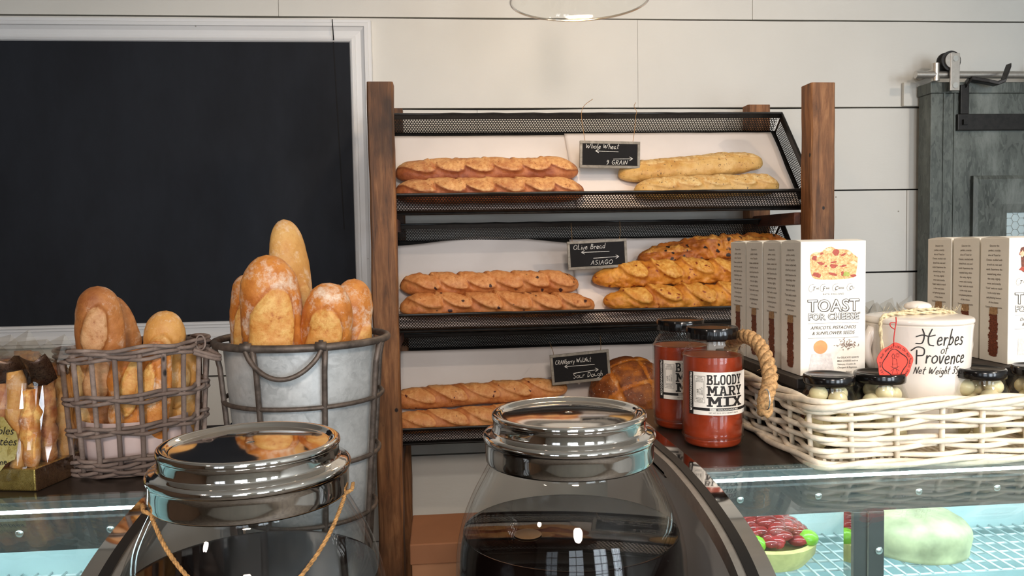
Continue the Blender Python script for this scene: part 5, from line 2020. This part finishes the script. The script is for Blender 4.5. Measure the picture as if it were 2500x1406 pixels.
    while y > .010:
        w_ = .0088 + rn.uniform(-.001, .0022)
        off = rn.uniform(-.0012, .0012)
        h = rn.uniform(.0035, .006)
        q = [(off - w_, y), (off - w_ * .6, y + h * .35), (off, y + h * .2), (off + w_ * .7, y + h * .4), (off + w_, y), (off + w_ * .95, y - h * .6), (off + w_ * .3, y - h * .8), (off - w_ * .5, y - h * .7), (off - w_ * .97, y - h * .5)]
        m.poly2(q, lambda s, t2: S(s, t2, .0003 + (.07 - y) * .002))
        y -= h * .72
    m.build('cracker_stack_picture', M_['cracker_dark'], t_)
    m = MB()
    m.poly2([(-.0085, .070), (-.0075, .0795), (.008, .0805), (.009, .0715), (.004, .069), (-.003, .0695)], lambda a, b: S(a, b, .0006))
    m.build('cracker_top_picture', flat('printed_pale_cracker', 'b08a62', .5, var=.2, sc=300), t_)
    return t_


ca = cracker('a')
ca.location = (.4785, 1.030, -.184 + E)
rw_ = R(1.5)
ca.rotation_euler = (0, 0, rw_)
for i, lab in enumerate(('cream cracker box directly behind the front one in the left row', 'cream cracker box third from the front in the left row', 'cream cracker box at the back of the left row, beside the asiago loaves')):
    yy = (1.093, 1.156, 1.219)[i]
    dup(ca, (.4785 - .001 * i, yy, -.184), lab, 'boxes of toast for cheese', rot=(0, 0, rw_ * (1 + .3 * i)))
cbx = cracker('b')
XR = .803
cbx.location = (XR, 1.068, -.184 + E)
cbx.rotation_euler = (0, 0, R(1.5))
for i, lab in enumerate(('cream cracker box directly behind the front one in the right row', 'cream cracker box at the back of the right row, behind the herb crock')):
    dup(cbx, (XR - .002 * i, (1.131, 1.194)[i], -.184), lab, 'boxes of toast for cheese', rot=(0, 0, R(2)))

# ------------------------------------------------------------------ ceramic herb crock
kx, ky, kz = .653, 1.045, -.2735
kr = .0655
kk = thing('ceramic_crock', 'white ceramic crock lettered Herbes of Provence in the wicker basket', 'crock', (kx, ky, kz))
m = MB()
pr0 = [(.001, 0), (.050, 0), (.055, .003), (.060, .04), (.0645, .09), (.0675, .150), (.0685, .156), (.0665, .1575), (.063, .156), (.061, .14), (.055, .02), (.001, .012)]
m.lathe(pr0, (kx, ky, kz), 96)
m.build('pot', M_['ceramic'], kk, smooth=True)
for sx in (-1, 1):
    m = MB()
    pts = [(kx + sx * (.064 + .010 * math.sin(PI * k / 10)), ky, kz + .150 - .055 * k / 10) for k in range(11)]
    m.tube(pts, .008, 12, rf=lambda t_: 1 - .35 * t_)
    m.build('ear', M_['ceramic'], kk, smooth='all')
m = MB()
lidp = cr([(.0665, .1575, 0), (.069, .159, 0), (.069, .163, 0), (.066, .1655, 0), (.052, .1675, 0), (.03, .1690, 0), (.013, .1695, 0), (.009, .171, 0), (.0125, .174, 0), (.0175, .177, 0), (.0155, .182, 0), (.008, .185, 0), (.001, .186, 0)], 3)
m.lathe([(max(p.x, .001), p.y) for p in lidp], (kx, ky, kz), 72)
m.build('lid', M_['ceramic'], kk, smooth='all')


def kcyl(s, z, d=.0005):
    """s: arc length on the pot from the direction of the camera"""
    rr = .060 + (.0645 - .060) * (z - .04) / .05 if z < .09 else .0645 + (.0675 - .0645) * (z - .09) / .06
    va = math.atan2(-ky, -kx)
    a = va + s / .0655
    return (kx + (rr + d) * math.cos(a), ky + (rr + d) * math.sin(a), kz + z)


m = MB()
hand(m, 'H', .0225, .0015, kcyl, .001, .1330, slant=.0, spread=.9)
hand(m, 'erbes', .0205, .0015, kcyl, .0225, .1335, slant=.15, spread=.88, seed=4)
hand(m, 'of', .0115, .0008, kcyl, .0275, .1225, slant=.2)
hand(m, 'P', .0225, .0015, kcyl, -.003, .1085, slant=0, spread=.95)
hand(m, 'rovence', .0195, .0015, kcyl, .0095, .1090, slant=.15, spread=.95, seed=6)
hand(m, 'Net Weight 35g', .0098, .0009, kcyl, -.004, .0950, slant=.25, spread=1.0, seed=8)
m.build('lettering', M_['ink'], kk)
# cream twine over the lid
m = MB()
def rope3(mb, P3, R1, r1, tw_=.6):
    for s in range(2):
        pts = []
        for i, p in enumerate(P3):
            i0, i1 = max(i - 1, 0), min(i + 1, len(P3) - 1)
            T = (P3[i1] - P3[i0]).normalized()
            N = T.cross(Vector((0.1, .2, 1))).normalized()
            Bn = T.cross(N)
            a = i * tw_ + s * PI
            pts.append(p + (N * math.cos(a) + Bn * math.sin(a)) * R1)
        mb.tube(pts, r1, 7)


rope3(m, cr([(kx - .062, ky - .028, kz + .095), (kx - .0675, ky - .025, kz + .145), (kx - .065, ky - .024, kz + .167), (kx - .045, ky - .018, kz + .1705), (kx - .015, ky - .022, kz + .1715), (kx + .02, ky - .018, kz + .1715), (kx + .05, ky + .002, kz + .169), (kx + .070, ky + .01, kz + .160)], 10), .0012, .0015)
rope3(m, cr([(kx - .062, ky - .022, kz + .167), (kx - .035, ky - .012, kz + .1715), (kx - .01, ky - .015, kz + .175), (kx + .012, ky - .015, kz + .175), (kx + .042, ky + .008, kz + .171), (kx + .069, ky + .02, kz + .160)], 10), .0012, .0015)
rnd = random.Random(3)
for k in range(50):
    p = Vector((kx + rnd.uniform(-.06, .06), ky - .015, kz + .172))
    m.tube([p, p + Vector((rnd.uniform(-.006, .006), rnd.uniform(-.004, .004), rnd.uniform(.002, .009)))], .0002, 4)
m.build('twine', M_['cream_twine'], kk, smooth='all')
# red seal tag
tg0 = at(2180, 885, .966)
tg = thing('red_tag', 'scalloped red paper seal hanging by red thread on the white crock', 'tag', tuple(tg0))
TS = .0248
tf = lambda a, b, d=0: (tg0.x + a * .995 , tg0.y - .004 - d + a * .08, tg0.z + b)
m = MB()
oc = []
for k in range(72):
    a = 2 * PI * k / 72
    r = TS * (1 + .045 * math.sin(a * 5 + .6) + .02 * math.sin(a * 9))
    oc.append((r * math.cos(a), r * math.sin(a)))
m.add([tf(x, y, .0005) for x, y in oc] + [tf(x, y, -.0005) for x, y in oc], [tuple(range(72)), tuple(range(143, 71, -1))] + [(k, (k + 1) % 72, 72 + (k + 1) % 72, 72 + k) for k in range(72)])
sc = m.build('seal', M_['red_tag'], tg)
m = MB()
ff_ = lambda a, b: tf(a, b, .0009)
iw = []
for k in range(61):
    a = 2 * PI * k / 60
    r = TS * .66 * (1 + .10 * math.sin(a * 4 + .9))
    iw.append((r * math.cos(a), r * math.sin(a)))
for k in range(60):
    ribbon(m, iw[k:k + 2], .0006 + .0006 * abs(math.sin(k * .21)), ff_)


def arc_text(s, r, a0_, step, size, flip=False):
    for i, chh in enumerate(s):
        a = a0_ - i * step
        if chh != ' ':
            put_text(m, chh, size, ff_, r * math.cos(a), r * math.sin(a), align='CENTER', rot=a - PI / 2, offset=.005)


arc_text('AUX ANYSETIERS DU ROY', TS * .78, R(158), R(6.9), .0040)
arc_text('*', TS * .80, R(12), .1, .006)
arc_text('PARIS FRANCE'[::1], TS * .78, R(-58 + 66), R(6.0), .0038)
arc_text('* 103 RUE', TS * .78, R(232), R(7), .0038)
# small engraved figure in the middle of the seal: hat, spurred boot lines
for st in ([(-.003, .012), (-.0045, .009), (-.003, .006), (-.001, .006), (-.0005, .009), (-.002, .012), (-.003, .012)], [(-.003, .006), (-.0035, -.001), (.003, -.001), (.002, .005), (-.001, .006)],
           [(-.0035, 0), (-.003, -.006), (.0035, -.006), (.003, 0)], [(-.006, -.004), (0, -.007), (.006, -.004)], [(-.006, -.010), (0, -.006), (.006, -.010)], [(-.002, -.008), (-.004, -.014), (.004, -.014), (.002, -.008)]):
    ribbon(m, st, .0005, ff_)
for k in range(9):
    a = 2 * PI * k / 9
    ribbon(m, [(.0035 + .0014 * math.cos(a), .010 + .0014 * math.sin(a)), (.0035 + .0032 * math.cos(a), .010 + .0032 * math.sin(a))], .0004, ff_)
m.build('engraving', M_['ink'], sc)
m = MB()
tp = [tf(-.002, TS - .003, .001), tf(-.002, TS + .008, .001), tf(.0, TS + .018, .0), tf(.004, TS + .026, -.004), tf(.010, TS + .032, -.014)]
m.tube(cr(tp, 6), .0007, 6)
m.tube(cr([tp[2], tf(-.006, TS + .022, 0), tf(-.004, TS + .026, -.004), tp[3]], 6), .0006, 6)
m.build('thread', M_['red_thread'], tg, smooth='all')


# ------------------------------------------------------------------ onion jars
def onion_proto():
    t_ = thing('onion_jar', 'jar of pickled onions with a black lid in front of the cracker boxes', 'jar', (0, 0, 0), 'jars of pickled onions in the basket')
    pr0 = [(.001, .002), (.026, 0), (.031, .003), (.036, .02), (.0385, .04), (.0375, .056), (.033, .070), (.0298, .0775), (.0292, .0835), (.0292, .090)]
    pp = [(max(p.x, .001), p.y) for p in cr([(a, b, 0) for a, b in pr0], 4)]
    m = MB(); lathe_shell(m, pp, .0014, (0, 0, 0), 48)
    m.build('jar_body', M_['glass'], t_, smooth='all')
    ins = [(max(r - .0022, .001), z + .001) for r, z in pp if z < .079]
    m = MB(); m.lathe(ins + [(.001, .0795)], (0, 0, 0), 48)
    m.build('brine', M_['brine'], t_, smooth='all')
    rn = random.Random(2)
    pts = []
    tries = 0
    while len(pts) < 42 and tries < 9000:
        tries += 1
        z = rn.uniform(.012, .072)
        rm = .036 if z < .055 else .036 - (z - .055) * .4
        r = (rm - .0125) * math.sqrt(rn.random())
        a = rn.uniform(0, 2 * PI)
        p = Vector((r * math.cos(a), r * math.sin(a), z))
        if all((p - q).length > .0195 for q in pts):
            pts.append(p)
    for p in pts:
        m = MB(); m.ellip(p, .0118, .0118, .0108, 16, 10)
        m.build('onion', M_['onion'], t_, smooth='all')
    m = MB()
    m.lathe([(.0300, .0835), (.0312, .084), (.0318, .087), (.0318, .0930), (.0308, .0955), (.0288, .0965), (.0270, .0955), (.0262, .0945), (.001, .0945)], (0, 0, 0), 64)
    m.build('lid', M_['lidblack'], t_, smooth='all')
    return t_


oj = onion_proto()
OZ = -.2735
oj.location = (.4955, .985, OZ + .003 + E)
oj['label'] = 'onion jar with a black lid directly in front of the large printed cracker box'
dup(oj, (.5635, .984, OZ + .004), 'onion jar with a black lid beside the red tag', 'jars of pickled onions in the basket', rot=(0, 0, 1.2))
dup(oj, (.702, .985, OZ + .005), 'onion jar with a black lid in front of the lettered side of the crock', 'jars of pickled onions in the basket', rot=(0, 0, 2.4))
dup(oj, (.803, 1.01, OZ + .001), 'onion jar at the picture edge, before the right row of boxes', 'jars of pickled onions in the basket', rot=(0, 0, 3.4))

# crinkled clear bag between the boxes and the crock
cbg = thing('cellophane_bag', 'crinkled clear bag with dark printing behind the white crock', 'bag', (.66, 1.16, -.2735))
m = MB()
vs, fs = [], []
prof = [(.066, .034, 0), (.068, .036, .06), (.062, .034, .13), (.048, .022, .155), (.040, .008, .170)]
K = 40
for j, (a, b, z) in enumerate(prof):
    for i in range(K):
        th = 2 * PI * i / K
        wv = 1 + .05 * math.sin(i * 2.3 + j * 1.1)
        vs.append((.655 + a * math.cos(th) * wv, 1.165 + b * math.sin(th) * wv, -.2735 + z + (.006 * math.sin(i * 1.7) if j > 2 else 0)))
for j in range(len(prof) - 1):
    for i in range(K):
        fs.append((j * K + i, j * K + (i + 1) % K, (j + 1) * K + (i + 1) % K, (j + 1) * K + i))
m.add(vs, fs)
m.build('film', M_['cello'], cbg)
m = MB()
for q in range(3):
    x = .625 + .03 * q
    m.add([(x, 1.15, -.2735 + .160), (x + .03, 1.152, -.2735 + .163), (x + .026, 1.155, -.2735 + .180 + .003 * q), (x + .006, 1.153, -.2735 + .174)], [(0, 1, 2, 3)])
o = m.build('loose_flap', M_['cello'], cbg)
md = o.modifiers.new('thick', 'SOLIDIFY'); md.thickness = .0003
m = MB(); m.box(.588, .606, 1.128, 1.1285, -.125, -.112)
m.build('printed_patch', M_['darkfoil'], cbg)
m = MB()
m.lathe([(.001, 0), (.055, 0), (.058, .06), (.05, .12), (.001, .13)], (.655, 1.165, -.2725), 28, sy=.5)
m.build('dried_herbs', flat('dried_herbs', '6b4a34', .9, var=.4, sc=120), cbg, smooth=True)
